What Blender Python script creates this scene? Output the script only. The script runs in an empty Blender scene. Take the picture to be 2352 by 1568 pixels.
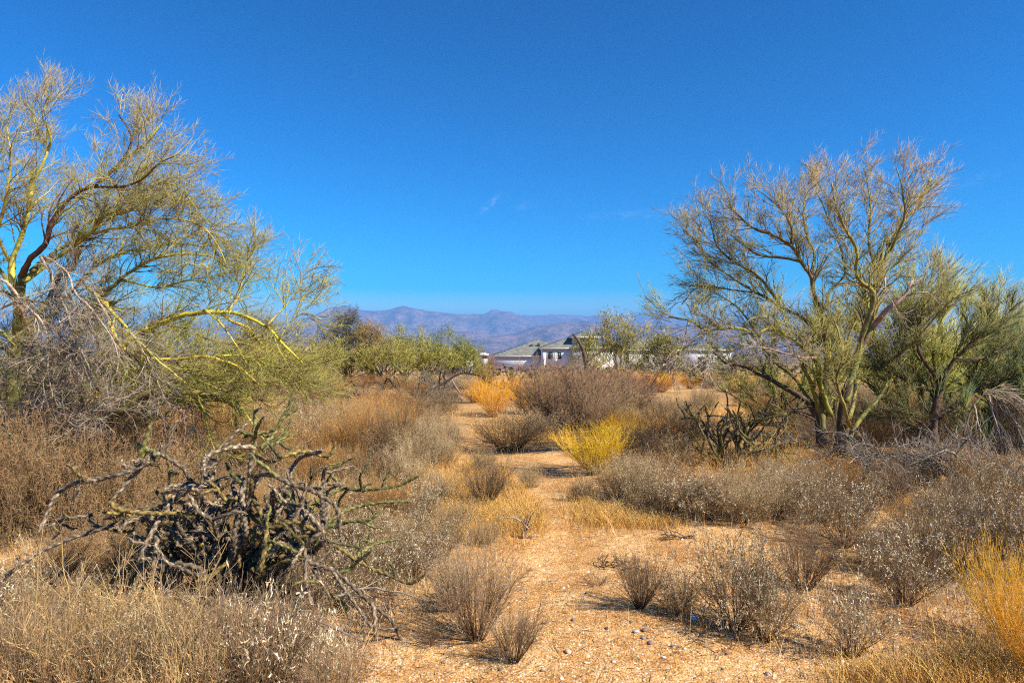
import bpy, math, random
import numpy as np

SEED = 11
rng = np.random.default_rng(SEED)
random.seed(SEED)
C = bpy.context.scene.collection
SC = bpy.context.scene
PI = math.pi
F = 1568.0            # focal length in the units used for laying out (a 2352 wide picture through a 24 mm lens)
CX, CY = 1176.0, 784.0
CZ = 1.7

# ------------------------------------------------------------------ camera
cam_d = bpy.data.cameras.new('camera')
cam = bpy.data.objects.new('camera', cam_d)
C.objects.link(cam)
cam.location = (0, 0, CZ)
cam.rotation_euler = (math.radians(90), 0, 0)
cam_d.lens = 24.0
cam_d.sensor_width = 36.0
cam_d.clip_start = 0.05
cam_d.clip_end = 200000.0
SC.camera = cam

# ------------------------------------------------------------------ sky, sun, exposure
SUN_EL = math.radians(42)
SUN_AZ = math.radians(120)        # clockwise from +Y (the way the camera looks)
w = bpy.data.worlds.new('World')
SC.world = w
w.use_nodes = True
nt = w.node_tree
nt.nodes.clear()
sky = nt.nodes.new('ShaderNodeTexSky')
sky.sky_type = 'NISHITA'
sky.sun_disc = False
sky.sun_elevation = SUN_EL
sky.sun_rotation = SUN_AZ
sky.altitude = 600
sky.air_density = 1.0
sky.dust_density = 0.3
sky.ozone_density = 3.0
hs = nt.nodes.new('ShaderNodeHueSaturation')
hs.inputs['Hue'].default_value = 0.502
hs.inputs['Saturation'].default_value = 2.05
hs.inputs['Value'].default_value = 0.49
gmn = nt.nodes.new('ShaderNodeGamma'); gmn.inputs[1].default_value = 1.45      # deep polarised blue of the photograph
nt.links.new(sky.outputs[0], gmn.inputs[0]); nt.links.new(gmn.outputs[0], hs.inputs['Color'])
# three faint wisps of high cloud, fixed to directions of the sky
tc = nt.nodes.new('ShaderNodeTexCoord')
nrm = nt.nodes.new('ShaderNodeVectorMath'); nrm.operation = 'NORMALIZE'
nt.links.new(tc.outputs['Generated'], nrm.inputs[0])
def mth(op, a=None, b=None, tree=nt, clamp=False):
    n = tree.nodes.new('ShaderNodeMath'); n.operation = op; n.use_clamp = clamp
    for i, v in enumerate((a, b)):
        if v is None: continue
        if isinstance(v, (int, float)): n.inputs[i].default_value = v
        else: tree.links.new(v, n.inputs[i])
    return n.outputs[0]
wn = nt.nodes.new('ShaderNodeTexNoise')
wn.inputs['Scale'].default_value = 60; wn.inputs['Detail'].default_value = 7; wn.inputs['Distortion'].default_value = 1.2
mpw = nt.nodes.new('ShaderNodeMapping'); mpw.inputs['Scale'].default_value = (1, 1, 2.2)
nt.links.new(nrm.outputs[0], mpw.inputs[0]); nt.links.new(mpw.outputs[0], wn.inputs['Vector'])
acc = None
for (px, py, ax, ay, sx, sy, st) in ((1126, 468, 1, -.9, 24, 6, .2), (1206, 474, 1, -.4, 20, 8, .07), (1480, 492, 1, -.05, 110, 9, .08), (2230, 415, 1, -.3, 60, 8, .06)):
    d = np.array([(px-CX)/F, 1, (CY-py)/F]); d /= np.linalg.norm(d)
    u = np.array([1, 0, -ay/ax]); u -= u.dot(d)*d; u /= np.linalg.norm(u)
    v = np.cross(d, u)
    def dot(vec, off, sc):
        n = nt.nodes.new('ShaderNodeVectorMath'); n.operation = 'DOT_PRODUCT'
        nt.links.new(nrm.outputs[0], n.inputs[0]); n.inputs[1].default_value = tuple(vec)
        return mth('MULTIPLY', n.outputs['Value'], 1.0/sc)
    du = dot(u, 0, sx/F); dv = dot(v, 0, sy/F)
    r2 = mth('ADD', mth('MULTIPLY', du, du), mth('MULTIPLY', dv, dv))
    front = nt.nodes.new('ShaderNodeVectorMath'); front.operation = 'DOT_PRODUCT'
    nt.links.new(nrm.outputs[0], front.inputs[0]); front.inputs[1].default_value = tuple(d)
    g = mth('MULTIPLY', mth('POWER', 2.718, mth('MULTIPLY', r2, -1.0)), mth('GREATER_THAN', front.outputs['Value'], .5))
    m = mth('MULTIPLY', mth('MULTIPLY', g, mth('MULTIPLY', mth('SUBTRACT', wn.outputs[0], .38), 4, clamp=True)), st)
    acc = m if acc is None else mth('ADD', acc, m)
mxw = nt.nodes.new('ShaderNodeMix'); mxw.data_type = 'RGBA'
nt.links.new(acc, mxw.inputs[0]); nt.links.new(hs.outputs[0], mxw.inputs[6]); mxw.inputs[7].default_value = (6, 7.2, 8.4, 1)
bg = nt.nodes.new('ShaderNodeBackground')
bg.inputs['Strength'].default_value = 0.077
wo = nt.nodes.new('ShaderNodeOutputWorld')
nt.links.new(mxw.outputs[2], bg.inputs['Color'])
nt.links.new(bg.outputs[0], wo.inputs[0])

sun_d = bpy.data.lights.new('sun', 'SUN')
sun_d.energy = 5.0
sun_d.angle = math.radians(0.53)
sun_d.color = (1.0, 0.92, 0.79)
sun = bpy.data.objects.new('sun', sun_d)
C.objects.link(sun)
SUNV = np.array([math.sin(SUN_AZ)*math.cos(SUN_EL), math.cos(SUN_AZ)*math.cos(SUN_EL), math.sin(SUN_EL)])
from mathutils import Vector
sun.rotation_euler = Vector(-SUNV).to_track_quat('-Z', 'Y').to_euler()
sun.location = (8, -5, 12)

SC.view_settings.view_transform = 'Standard'
SC.view_settings.look = 'None'
SC.view_settings.exposure = 1.08
SC.view_settings.gamma = 1.0
SC.view_settings.use_curve_mapping = False
SC.cycles.max_bounces = 4
SC.cycles.diffuse_bounces = 1
SC.cycles.glossy_bounces = 1
SC.cycles.transmission_bounces = 2
SC.cycles.volume_bounces = 0
SC.cycles.use_denoising = False
SC.cycles.use_adaptive_sampling = False
SC.cycles.filter_width = 1.15
SC.cycles.caustics_reflective = False
SC.cycles.caustics_refractive = False

# ------------------------------------------------------------------ terrain and layout helpers
def height(x, y):
    x = np.asarray(x, float); y = np.asarray(y, float)
    yy = np.maximum(y-6, 0)
    z = -0.0335*yy*(yy/(yy+5))
    far = np.maximum(y-180, 0)
    z = z + 0.0155*far*(far/(far+250))
    fade = np.clip((np.hypot(x, y)-2)/4, 0, 1)
    z = z + fade*(0.035*np.sin(x*1.3+.7*y+1)*np.cos(y*.9-.4*x) + 0.02*np.sin(x*2.9-y*1.7))
    f2 = np.clip((np.hypot(x, y)-14)/25, 0, 1)
    z = z + f2*0.22*np.sin(x*.21+1.3)*np.cos(y*.17+.5)
    f3 = np.clip((np.hypot(x, y)-400)/2000, 0, 1)
    z = z + f3*5*np.sin(x*.0031+1.3)*np.cos(y*.0027+.5)
    return z

def gp(px, py):
    """ground point seen at layout position px, py (arrays allowed) -> x, y, z"""
    px = np.asarray(px, float); py = np.asarray(py, float)
    s = np.maximum(py-CY, 20)/F
    Y = CZ/s
    for _ in range(60):
        X = (px-CX)/F*Y
        Y = .5*Y + .5*(CZ-height(X, Y))/s
    X = (px-CX)/F*Y
    return X, Y, height(X, Y)

def W(px, py, Y):
    return np.array([(px-CX)/F*Y, Y, CZ+(CY-py)/F*Y])

def tag(o, label=None, cat=None, group=None, kind=None):
    if label: o['label'] = label
    if cat: o['category'] = cat
    if group: o['group'] = group
    if kind: o['kind'] = kind
    return o

def empty(name, loc=(0, 0, 0), rz=0):
    o = bpy.data.objects.new(name, None)
    o.empty_display_size = .1
    C.objects.link(o)
    o.location = loc
    o.rotation_euler = (0, 0, rz)
    return o

def unit(v):
    return v/np.maximum(np.linalg.norm(v, axis=-1, keepdims=True), 1e-9)

class MB:
    """collects tubes, leaves and polygons, then links them as one mesh"""
    def __init__(s):
        s.V = []; s.Q = []; s.T = []; s.Cc = []; s.n = 0
    def add(s, v, q=None, t=None, c=None):
        v = np.asarray(v, float).reshape(-1, 3)
        if c is None: c = (.5, .5, .5)
        c = np.broadcast_to(np.asarray(c, float), v.shape)
        s.V.append(v); s.Cc.append(c)
        if q is not None and len(q): s.Q.append(np.asarray(q, np.int64).reshape(-1, 4)+s.n)
        if t is not None and len(t): s.T.append(np.asarray(t, np.int64).reshape(-1, 3)+s.n)
        s.n += len(v)
    def tube(s, P, R, col, sides=3, shape=None, cap=False):
        """P (N,K,3), R (N,K), col (3,), (N,3) or (N,K,3); shape (K,sides) multiplies the radius"""
        P = np.asarray(P, float)
        if P.ndim == 2: P = P[None]
        N, K, _ = P.shape
        if N == 0: return
        R = np.broadcast_to(np.asarray(R, float), (N, K))
        if K == 2 and sides == 3:            # fine end twigs: slim three-sided cones
            d = unit(P[:, 1]-P[:, 0]); A = unit(np.cross(d, np.where(np.abs(d[:, 2:3]) < .7, np.array([[0, 0, 1.]]), np.array([[1., 0, 0]])))); B = np.cross(d, A)
            ring = [P[:, 0]+(A*math.cos(t)+B*math.sin(t))*R[:, :1]*1.25 for t in (0, 2*PI/3, 4*PI/3)]
            V = np.stack(ring+[P[:, 1]], 1); i = np.arange(N)[:, None]*4
            t = np.concatenate([i+np.array([[0, 1, 3]]), i+np.array([[1, 2, 3]]), i+np.array([[2, 0, 3]])])
            col = np.asarray(col, float); col = np.broadcast_to(col[:, None] if col.ndim == 2 else col, V.shape)
            s.add(V.reshape(-1, 3), t=t, c=col.reshape(-1, 3))
            return
        T = np.empty_like(P)
        T[:, 1:-1] = P[:, 2:]-P[:, :-2]; T[:, 0] = P[:, 1]-P[:, 0]; T[:, -1] = P[:, -1]-P[:, -2]
        T = unit(T)
        mt = unit(T.mean(1))
        ref = np.where(np.abs(mt[:, 2:3]) < .7, np.array([[0, 0, 1.]]), np.array([[1., 0, 0]]))
        ref = ref[:, None, :]
        A = unit(np.cross(T, ref)); B = np.cross(T, A)
        a = np.arange(sides)*2*PI/sides
        ring = A[:, :, None, :]*np.cos(a)[None, None, :, None] + B[:, :, None, :]*np.sin(a)[None, None, :, None]
        rr = R[:, :, None, None]*(1 if shape is None else shape[None, :, :, None])
        V = P[:, :, None, :]+ring*rr
        col = np.asarray(col, float)
        if col.ndim == 1: col = col[None, None, None]
        elif col.ndim == 2: col = col[:, None, None]
        elif col.ndim == 3: col = col[:, :, None]
        col = np.broadcast_to(col, V.shape)
        i = np.arange(N)[:, None, None]*K*sides; k = np.arange(K-1)[None, :, None]*sides; j = np.arange(sides)[None, None, :]
        j2 = (j+1) % sides
        q = np.stack([i+k+j, i+k+j2, i+k+sides+j2, i+k+sides+j], -1).reshape(-1, 4)
        s.add(V.reshape(-1, 3), q=q, c=col.reshape(-1, 3))
        if cap:
            m = s.n
            for e, kk in ((0, 0), (1, K-1)):
                cen = P[:, kk]
                base = np.arange(N)*K*sides+kk*sides
                vi = m-N*K*sides
                t = []
                for n in range(N):
                    for jj in range(sides):
                        a1 = vi+base[n]+jj; a2 = vi+base[n]+(jj+1) % sides
                        t.append((a1, a2, s.n+n) if e else (a2, a1, s.n+n))
                cc = col.reshape(N, K, sides, 3)[:, kk, 0]
                s.V.append(cen); s.Cc.append(cc); s.T.append(np.array(t)); s.n += N
        return
    def leaves(s, P, D, L, Wd, col, curl=.3):
        """N small bent leaves: each 2 quads along D"""
        N = len(P)
        if N == 0: return
        D = unit(D)
        S = unit(np.cross(D, rng.normal(size=(N, 3)))); U = np.cross(D, S)
        L = np.broadcast_to(L, (N,))[:, None]; Wd = np.broadcast_to(Wd, (N,))[:, None]
        a = P-S*Wd*.25; b = P+S*Wd*.25
        m1 = P+D*L*.5-S*Wd*.5+U*L*curl; m2 = P+D*L*.5+S*Wd*.5+U*L*curl
        tip = P+D*L*(1-curl*.3)
        V = np.stack([a, b, m2, m1, tip], 1)
        i = np.arange(N)*5
        q = np.stack([i, i+1, i+2, i+3], 1); t = np.stack([i+3, i+2, i+4], 1)
        c = np.broadcast_to(np.asarray(col, float)[:, None] if np.ndim(col) == 2 else np.asarray(col, float), V.shape)
        s.add(V.reshape(-1, 3), q=q, t=t, c=c.reshape(-1, 3))
    def ribbon(s, P, Wd, col):
        """N blades through three points, tapering to a tip"""
        N = len(P); a = rng.uniform(0, 2*PI, N); S = np.stack([np.cos(a), np.sin(a), np.zeros(N)], 1)*Wd[:, None]
        V = np.stack([P[:, 0]-S, P[:, 0]+S, P[:, 1]+S*.8, P[:, 1]-S*.8, P[:, 2]], 1); i = np.arange(N)*5
        s.add(V.reshape(-1, 3), q=np.stack([i, i+1, i+2, i+3], 1), t=np.stack([i+3, i+2, i+4], 1), c=np.repeat(col, 5, 0))
    def needles(s, p, q, w_, col):
        N = len(p); S = unit(np.cross(q-p, rng.normal(size=(N, 3))))*w_
        V = np.stack([p-S, p+S, q], 1); i = np.arange(N)*3
        s.add(V.reshape(-1, 3), t=np.stack([i, i+1, i+2], 1), c=np.repeat(col, 3, 0))
    def specks(s, P, r, col):
        """tiny tetrahedra"""
        N = len(P)
        if N == 0: return
        base = np.array([[1, 1, 1], [1, -1, -1], [-1, 1, -1], [-1, -1, 1]], float)/1.73
        r = np.broadcast_to(r, (N,))
        V = P[:, None]+base[None]*(r[:, None, None])*rng.uniform(.6, 1.4, (N, 4, 1))
        i = np.arange(N)[:, None]*4
        t = np.concatenate([i+np.array([[0, 1, 2]]), i+np.array([[0, 3, 1]]), i+np.array([[0, 2, 3]]), i+np.array([[1, 3, 2]])])
        c = np.broadcast_to(np.asarray(col, float)[:, None] if np.ndim(col) == 2 else np.asarray(col, float), V.shape)
        s.add(V.reshape(-1, 3), t=t, c=c.reshape(-1, 3))
    def box(s, x0, x1, y0, y1, z0, z1, col=(.5, .5, .5)):
        v = [(x, y, z) for z in (z0, z1) for y in (y0, y1) for x in (x0, x1)]
        q = [(0, 2, 3, 1), (4, 5, 7, 6), (0, 1, 5, 4), (2, 6, 7, 3), (0, 4, 6, 2), (1, 3, 7, 5)]
        s.add(v, q=q, c=col)
    def build(s, name, mat, parent=None, smooth=False, link=True):
        me = bpy.data.meshes.new(name)
        V = np.concatenate(s.V); Cc = np.concatenate(s.Cc)
        Q = np.concatenate(s.Q) if s.Q else np.zeros((0, 4), np.int64)
        T = np.concatenate(s.T) if s.T else np.zeros((0, 3), np.int64)
        me.vertices.add(len(V)); me.vertices.foreach_set('co', V.astype(np.float32).ravel())
        nl = Q.size+T.size
        me.loops.add(nl)
        me.loops.foreach_set('vertex_index', np.concatenate([Q.ravel(), T.ravel()]).astype(np.int32))
        me.polygons.add(len(Q)+len(T))
        ls = np.concatenate([np.arange(len(Q))*4, Q.size+np.arange(len(T))*3]).astype(np.int32)
        me.polygons.foreach_set('loop_start', ls)
        me.update(calc_edges=True)
        if smooth: me.shade_smooth()
        at = me.color_attributes.new('Col', 'FLOAT_COLOR', 'POINT')
        cc = np.ones((len(V), 4), np.float32); cc[:, :3] = Cc
        at.data.foreach_set('color', cc.ravel())
        me.materials.append(mat)
        o = bpy.data.objects.new(name, me)
        if link: C.objects.link(o)
        if parent: o.parent = parent
        return o

def grow(P, R, n, L, ang, K=4, wob=.15, up=0., t0=.2, t1=1., rr=.55, taper=.35, Lvar=.35, rmin=0.0, tipshort=.4, droop=0):
    """children of the polylines P (N,K,3) with radii R (N,K)"""
    N, KP, _ = P.shape
    idx = np.repeat(np.arange(N), n)
    M = len(idx)
    t = rng.uniform(t0, t1, M)
    f = t*(KP-1); i = np.minimum(f.astype(int), KP-2); fr = (f-i)[:, None]
    p = P[idx, i]*(1-fr)+P[idx, i+1]*fr
    tan = unit(P[idx, i+1]-P[idx, i])
    r = R[idx, i]*(1-fr[:, 0])+R[idx, i+1]*fr[:, 0]
    perp = unit(np.cross(tan, rng.normal(size=(M, 3))))
    a = np.radians(ang)*rng.uniform(.55, 1.3, M)
    d = tan*np.cos(a)[:, None]+perp*np.sin(a)[:, None]
    d[:, 2] += up; d = unit(d)
    Ls = L*(1+Lvar*rng.uniform(-1, 1, M))*(1-tipshort*t)
    if np.ndim(L): Ls = L[idx]*(1+Lvar*rng.uniform(-1, 1, M))*(1-tipshort*t)
    Q = np.empty((M, K, 3)); Q[:, 0] = p
    for k in range(1, K):
        Q[:, k] = Q[:, k-1]+d*(Ls/(K-1))[:, None]
        d = d+rng.normal(size=(M, 3))*wob; d[:, 2] += up*.5-droop
        d = unit(d)
    r0 = np.maximum(r*rr, rmin)
    RR = r0[:, None]*np.linspace(1, taper, K)[None]
    return Q, RR, Ls

def cvar(base, n, v=.2, h=.06):
    base = np.asarray(base, float)
    m = rng.uniform(1-v, 1+v, (n, 1))
    return np.clip(base*m*(1+rng.normal(size=(n, 3))*h), 0, 1)

def pick(cols, n, p=None, v=.15, h=.05):
    cols = np.array(cols, float)
    return np.clip(cols[rng.choice(len(cols), n, p=p)]*rng.uniform(1-v, 1+v, (n, 1))*(1+rng.normal(size=(n, 3))*h), 0, 1)

def smooth_line(pts, step):
    """Catmull-Rom through pts (n,3+) resampled about every step"""
    p = np.asarray(pts, float)
    p = np.vstack([2*p[0]-p[1], p, 2*p[-1]-p[-2]])
    out = []
    for i in range(1, len(p)-2):
        L = np.linalg.norm(p[i+1, :3]-p[i, :3]); m = max(2, int(L/step))
        for t in np.arange(m)/m:
            out.append(.5*((2*p[i])+(-p[i-1]+p[i+1])*t+(2*p[i-1]-5*p[i]+4*p[i+1]-p[i+2])*t*t+(-p[i-1]+3*p[i]-3*p[i+1]+p[i+2])*t**3))
    out.append(p[-2])
    return np.array(out)

# ------------------------------------------------------------------ materials
def new_mat(name):
    m = bpy.data.materials.new(name); m.use_nodes = True
    t = m.node_tree; b = t.nodes['Principled BSDF']
    return m, t, b
def node(t, kind, **kw):
    n = t.nodes.new(kind)
    for k, v in kw.items():
        if k in n.inputs: n.inputs[k].default_value = v
        else: setattr(n, k, v)
    return n
def mixc(t, fac, a, b, mode='MIX'):
    n = t.nodes.new('ShaderNodeMix'); n.data_type = 'RGBA'; n.blend_type = mode
    for i, v in ((0, fac), (6, a), (7, b)):
        if isinstance(v, (int, float)): n.inputs[i].default_value = v
        elif isinstance(v, tuple): n.inputs[i].default_value = v if len(v) == 4 else v+(1,)
        else: t.links.new(v, n.inputs[i])
    return n.outputs[2]
def ramp(t, fac, stops):
    n = t.nodes.new('ShaderNodeValToRGB')
    el = n.color_ramp.elements
    while len(el) > 1: el.remove(el[0])
    el[0].position = stops[0][0]; c = stops[0][1]; el[0].color = (c, c, c, 1) if isinstance(c, (int, float)) else c+(1,)
    for p, c in stops[1:]:
        e = el.new(p); e.color = (c, c, c, 1) if isinstance(c, (int, float)) else c+(1,)
    t.links.new(fac, n.inputs[0])
    return n.outputs[0]

def attr_mat(name, rough=.75, nscale=40, lo=.65, hi=1.25, objvar=.25, bump=0, patch=None, pscale=3, pth=(.55, .65), spec=.25):
    m, t, b = new_mat(name)
    a = node(t, 'ShaderNodeAttribute', attribute_name='Col')
    g = node(t, 'ShaderNodeTexCoord')
    n = node(t, 'ShaderNodeTexNoise', Scale=float(nscale), Detail=3.0)
    t.links.new(g.outputs['Object'], n.inputs['Vector'])
    f = ramp(t, n.outputs[0], [(.3, lo), (.7, hi)])
    c = mixc(t, 1.0, a.outputs['Color'], f, 'MULTIPLY')
    if objvar:
        oi = node(t, 'ShaderNodeObjectInfo')
        v = ramp(t, oi.outputs['Random'], [(0, 1-objvar), (1, 1+objvar)])
        c = mixc(t, 1.0, c, v, 'MULTIPLY')
    if patch:
        n2 = node(t, 'ShaderNodeTexNoise', Scale=float(pscale), Detail=6.0)
        t.links.new(g.outputs['Object'], n2.inputs['Vector'])
        f2 = ramp(t, n2.outputs[0], [(pth[0], 0.0), (pth[1], 1.0)])
        c = mixc(t, f2, c, patch)
    t.links.new(c, b.inputs['Base Color'])
    b.inputs['Roughness'].default_value = rough
    b.inputs['Specular IOR Level'].default_value = spec
    if bump:
        bn = node(t, 'ShaderNodeBump', Strength=bump, Distance=.01)
        n3 = node(t, 'ShaderNodeTexNoise', Scale=float(nscale)*3, Detail=5.0)
        t.links.new(g.outputs['Object'], n3.inputs['Vector'])
        t.links.new(n3.outputs[0], bn.inputs['Height']); t.links.new(bn.outputs[0], b.inputs['Normal'])
    return m

M_twig = attr_mat('dry twig')
M_leaf = attr_mat('dry leaf', rough=.65, nscale=60, lo=.75, hi=1.15)
M_green = attr_mat('green twig', rough=.6, nscale=4, lo=.75, hi=1.25, objvar=.08)
M_bark = attr_mat('smooth green bark', rough=.6, nscale=9, lo=.6, hi=1.3, objvar=.12, bump=.6, patch=(.16, .095, .05), pscale=5, pth=(.56, .66))
M_darkbark = attr_mat('rough dark bark', rough=.9, nscale=14, lo=.5, hi=1.4, objvar=.12, bump=1.0)
M_dead = attr_mat('weathered dead wood', rough=.85, nscale=20, lo=.6, hi=1.3, objvar=.15, bump=.6)
M_cactus = attr_mat('cactus skin', rough=.7, nscale=30, lo=.7, hi=1.25, objvar=.1)
M_spine = attr_mat('cactus spine', rough=.6, nscale=30, lo=.7, hi=1.2, objvar=0)
M_grass = attr_mat('dry grass', rough=.7, nscale=3, lo=.7, hi=1.2, objvar=0)
M_stone = attr_mat('stone', rough=.85, nscale=60, lo=.7, hi=1.2, objvar=.3, bump=.5)
M_gravel = attr_mat('gravel', rough=.9, nscale=30, lo=.8, hi=1.15, objvar=0)

# ground: one material for the sand of path and plain
def ground_material():
    m, t, b = new_mat('desert sand')
    geo = node(t, 'ShaderNodeNewGeometry')
    pos = geo.outputs['Position']
    dist = t.nodes.new('ShaderNodeVectorMath'); dist.operation = 'LENGTH'; t.links.new(pos, dist.inputs[0])
    def noise(scale, detail=6, rough=.55):
        n = node(t, 'ShaderNodeTexNoise', Scale=float(scale), Detail=float(detail), Roughness=rough)
        t.links.new(pos, n.inputs['Vector']); return n.outputs[0]
    base = ramp(t, noise(.9), [(.3, (.47, .225, .065)), (.5, (.57, .315, .105)), (.68, (.62, .37, .155))])
    v = node(t, 'ShaderNodeTexVoronoi', Scale=75.0); t.links.new(pos, v.inputs['Vector'])
    sep = node(t, 'ShaderNodeSeparateColor'); t.links.new(v.outputs['Color'], sep.inputs[0])
    g1 = ramp(t, sep.outputs[0], [(0, (.16, .08, .035)), (.22, (.52, .26, .085)), (.7, (.69, .43, .175)), (.93, (.76, .56, .34)), (1, (.80, .68, .50))])
    base = mixc(t, .6, base, g1)
    v2 = node(t, 'ShaderNodeTexVoronoi', Scale=210.0); t.links.new(pos, v2.inputs['Vector'])
    sep2 = node(t, 'ShaderNodeSeparateColor'); t.links.new(v2.outputs['Color'], sep2.inputs[0])
    g2 = ramp(t, sep2.outputs[1], [(0, .55), (.5, 1.0), (1, 1.35)])
    base = mixc(t, .7, base, g2, 'MULTIPLY')
    wash = ramp(t, noise(2.6, 7, .6), [(.42, (.80, .70, .58)), (.55, (1.0, 1.0, 1.0)), (.68, (1.12, 1.14, 1.16))])
    base = mixc(t, 1.0, base, wash, 'MULTIPLY')
    # scraps of leaf and seed lying on the sand
    lit = ramp(t, noise(38, 4, .7), [(.57, 0.0), (.64, 1.0)])
    lit2 = ramp(t, noise(1.7, 3), [(.45, .0), (.62, .75)])
    lm = mixc(t, 1.0, lit, lit2, 'MULTIPLY')
    base = mixc(t, lm, base, (.17, .10, .045))
    # away from the foreground the soil is stained by plant litter
    far = ramp(t, mth('DIVIDE', dist.outputs['Value'], 60.0, tree=t), [(.12, 0.0), (.5, 1.0)])
    soil = ramp(t, noise(.6, 8, .7), [(.35, (.30, .17, .065)), (.55, (.43, .25, .10)), (.7, (.55, .33, .15))])
    base = mixc(t, far, base, soil)
    vfar = ramp(t, mth('DIVIDE', dist.outputs['Value'], 1000.0, tree=t), [(.12, 0.0), (.5, 1.0)])
    nb = node(t, 'ShaderNodeTexNoise', Scale=.012, Detail=10.0, Roughness=.75); t.links.new(pos, nb.inputs['Vector'])
    plain = ramp(t, nb.outputs[0], [(.38, (.055, .05, .03)), (.5, (.14, .10, .065)), (.62, (.30, .21, .14))])
    base = mixc(t, vfar, base, plain)
    t.links.new(base, b.inputs['Base Color'])
    b.inputs['Roughness'].default_value = .95
    b.inputs['Specular IOR Level'].default_value = .15
    bump = node(t, 'ShaderNodeBump', Strength=.9, Distance=.006)
    t.links.new(v.outputs['Distance'], bump.inputs['Height'])
    bump.invert = True
    bump2 = node(t, 'ShaderNodeBump', Strength=.9, Distance=.05)
    t.links.new(noise(7, 8, .65), bump2.inputs['Height'])
    t.links.new(bump2.outputs[0], bump.inputs['Normal'])
    t.links.new(bump.outputs[0], b.inputs['Normal'])
    return m
M_ground = ground_material()

# ------------------------------------------------------------------ ground and path (one terrain, cut where the path runs)
OPEN = np.array([(840, 1640), (860, 1470), (1000, 1400), (1225, 1350), (1190, 1230), (1195, 1160), (1150, 1085), (1055, 1045), (1035, 990),
        (1010, 962), (1045, 936), (1105, 936), (1095, 1000), (1250, 1018), (1312, 1050), (1290, 1100), (1335, 1180), (1450, 1218), (1700, 1215),
        (1950, 1195), (2100, 1150), (2170, 1190), (2000, 1240), (1830, 1240), (1600, 1262), (1480, 1250), (1420, 1330), (1560, 1460),
        (1700, 1490), (1900, 1535), (2080, 1640)], float)
def inside(poly, x, y):
    x = np.asarray(x, float); y = np.asarray(y, float)
    r = np.zeros(x.shape, bool)
    j = len(poly)-1
    for i in range(len(poly)):
        xi, yi = poly[i]; xj, yj = poly[j]
        r ^= ((yi > y) != (yj > y)) & (x < (xj-xi)*(y-yi)/(yj-yi+1e-12)+xi)
        j = i
    return r
PATHP = [(1360, 1700, 150), (1325, 1480, 100), (1300, 1330, 70), (1285, 1230, 36), (1245, 1150, 32), (1200, 1090, 38), (1130, 1045, 34), (1075, 1000, 26), (1062, 968, 28), (1062, 940, 20), (1045, 925, 14)]
pc = np.array([gp(a, b)[:2] for a, b, _ in PATHP]); pw = np.array([c/F*gp(a, b)[1] for a, b, c in PATHP])
pcd = smooth_line(np.column_stack([pc, np.zeros(len(pc)), pw]), .1)
def on_path(x, y, extra=0):
    m = np.zeros(x.shape, bool)
    for c in pcd: m |= (x-c[0])**2+(y-c[1])**2 < (c[3]+extra)**2
    return m
def make_ground():
    front = np.radians(np.linspace(-46, 46, 270))
    back = np.radians(np.linspace(46, 314, 36))[1:-1]
    ang = np.concatenate([front, back]); na = len(ang)
    r = np.concatenate([[.25], np.geomspace(.6, 60, 165), np.geomspace(60, 60000, 70)[1:]]); nr = len(r)
    A, R = np.meshgrid(ang, r)
    X = R*np.sin(A); Y = R*np.cos(A); Z = height(X, np.maximum(Y, -50)) - np.maximum(R-30000, 0)*.0
    V = np.stack([X, Y, Z], -1).reshape(-1, 3)
    i = np.arange(nr-1)[:, None]*na; j = np.arange(na)[None]; j2 = (j+1) % na
    q = np.stack([i+j, i+j2, i+na+j2, i+na+j], -1).reshape(-1, 4)[:, ::-1]
    cen = V[q].mean(1)
    pm = on_path(cen[:, 0], cen[:, 1])
    def sub(qq, name):
        u, inv = np.unique(qq, return_inverse=True)
        b = MB(); b.add(V[u], q=inv.reshape(-1, 4)); 
        if name == 'ground':
            c = len(u); b.add([[0, 0, 0.0]])
            ring = np.where(np.isin(np.arange(na), u))[0]
            b.T.append(np.array([(np.searchsorted(u, (a+1) % na), np.searchsorted(u, a), c) for a in range(na)]))
        return b.build(name, M_ground, smooth=True)
    g = sub(q[~pm], 'ground'); tag(g, 'sandy orange desert ground with gravel and plant litter', kind='structure')
    p = sub(q[pm], 'path'); tag(p, 'bare sandy footpath winding away between the shrubs', kind='structure')
make_ground()

# ------------------------------------------------------------------ mountains
def mountain_mat():
    m, t, b = new_mat('mountain rock')
    geo = node(t, 'ShaderNodeNewGeometry')
    n = node(t, 'ShaderNodeTexNoise', Scale=.0033, Detail=12.0, Roughness=.72); t.links.new(geo.outputs['Position'], n.inputs['Vector'])
    n2 = node(t, 'ShaderNodeTexNoise', Scale=.018, Detail=6.0, Roughness=.7); t.links.new(geo.outputs['Position'], n2.inputs['Vector'])
    c = ramp(t, n.outputs[0], [(.35, (.07, .055, .045)), (.5, (.20, .125, .105)), (.65, (.33, .22, .19))])
    c = mixc(t, .6, c, ramp(t, n2.outputs[0], [(.38, .35), (.62, 1.4)]), 'MULTIPLY')
    t.links.new(c, b.inputs['Base Color']); b.inputs['Roughness'].default_value = 1; b.inputs['Specular IOR Level'].default_value = 0
    bp = node(t, 'ShaderNodeBump', Strength=1.0, Distance=90.0); t.links.new(n.outputs[0], bp.inputs['Height']); t.links.new(bp.outputs[0], b.inputs['Normal'])
    return m
M_mount = mountain_mat()
from mathutils import noise as mn
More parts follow.
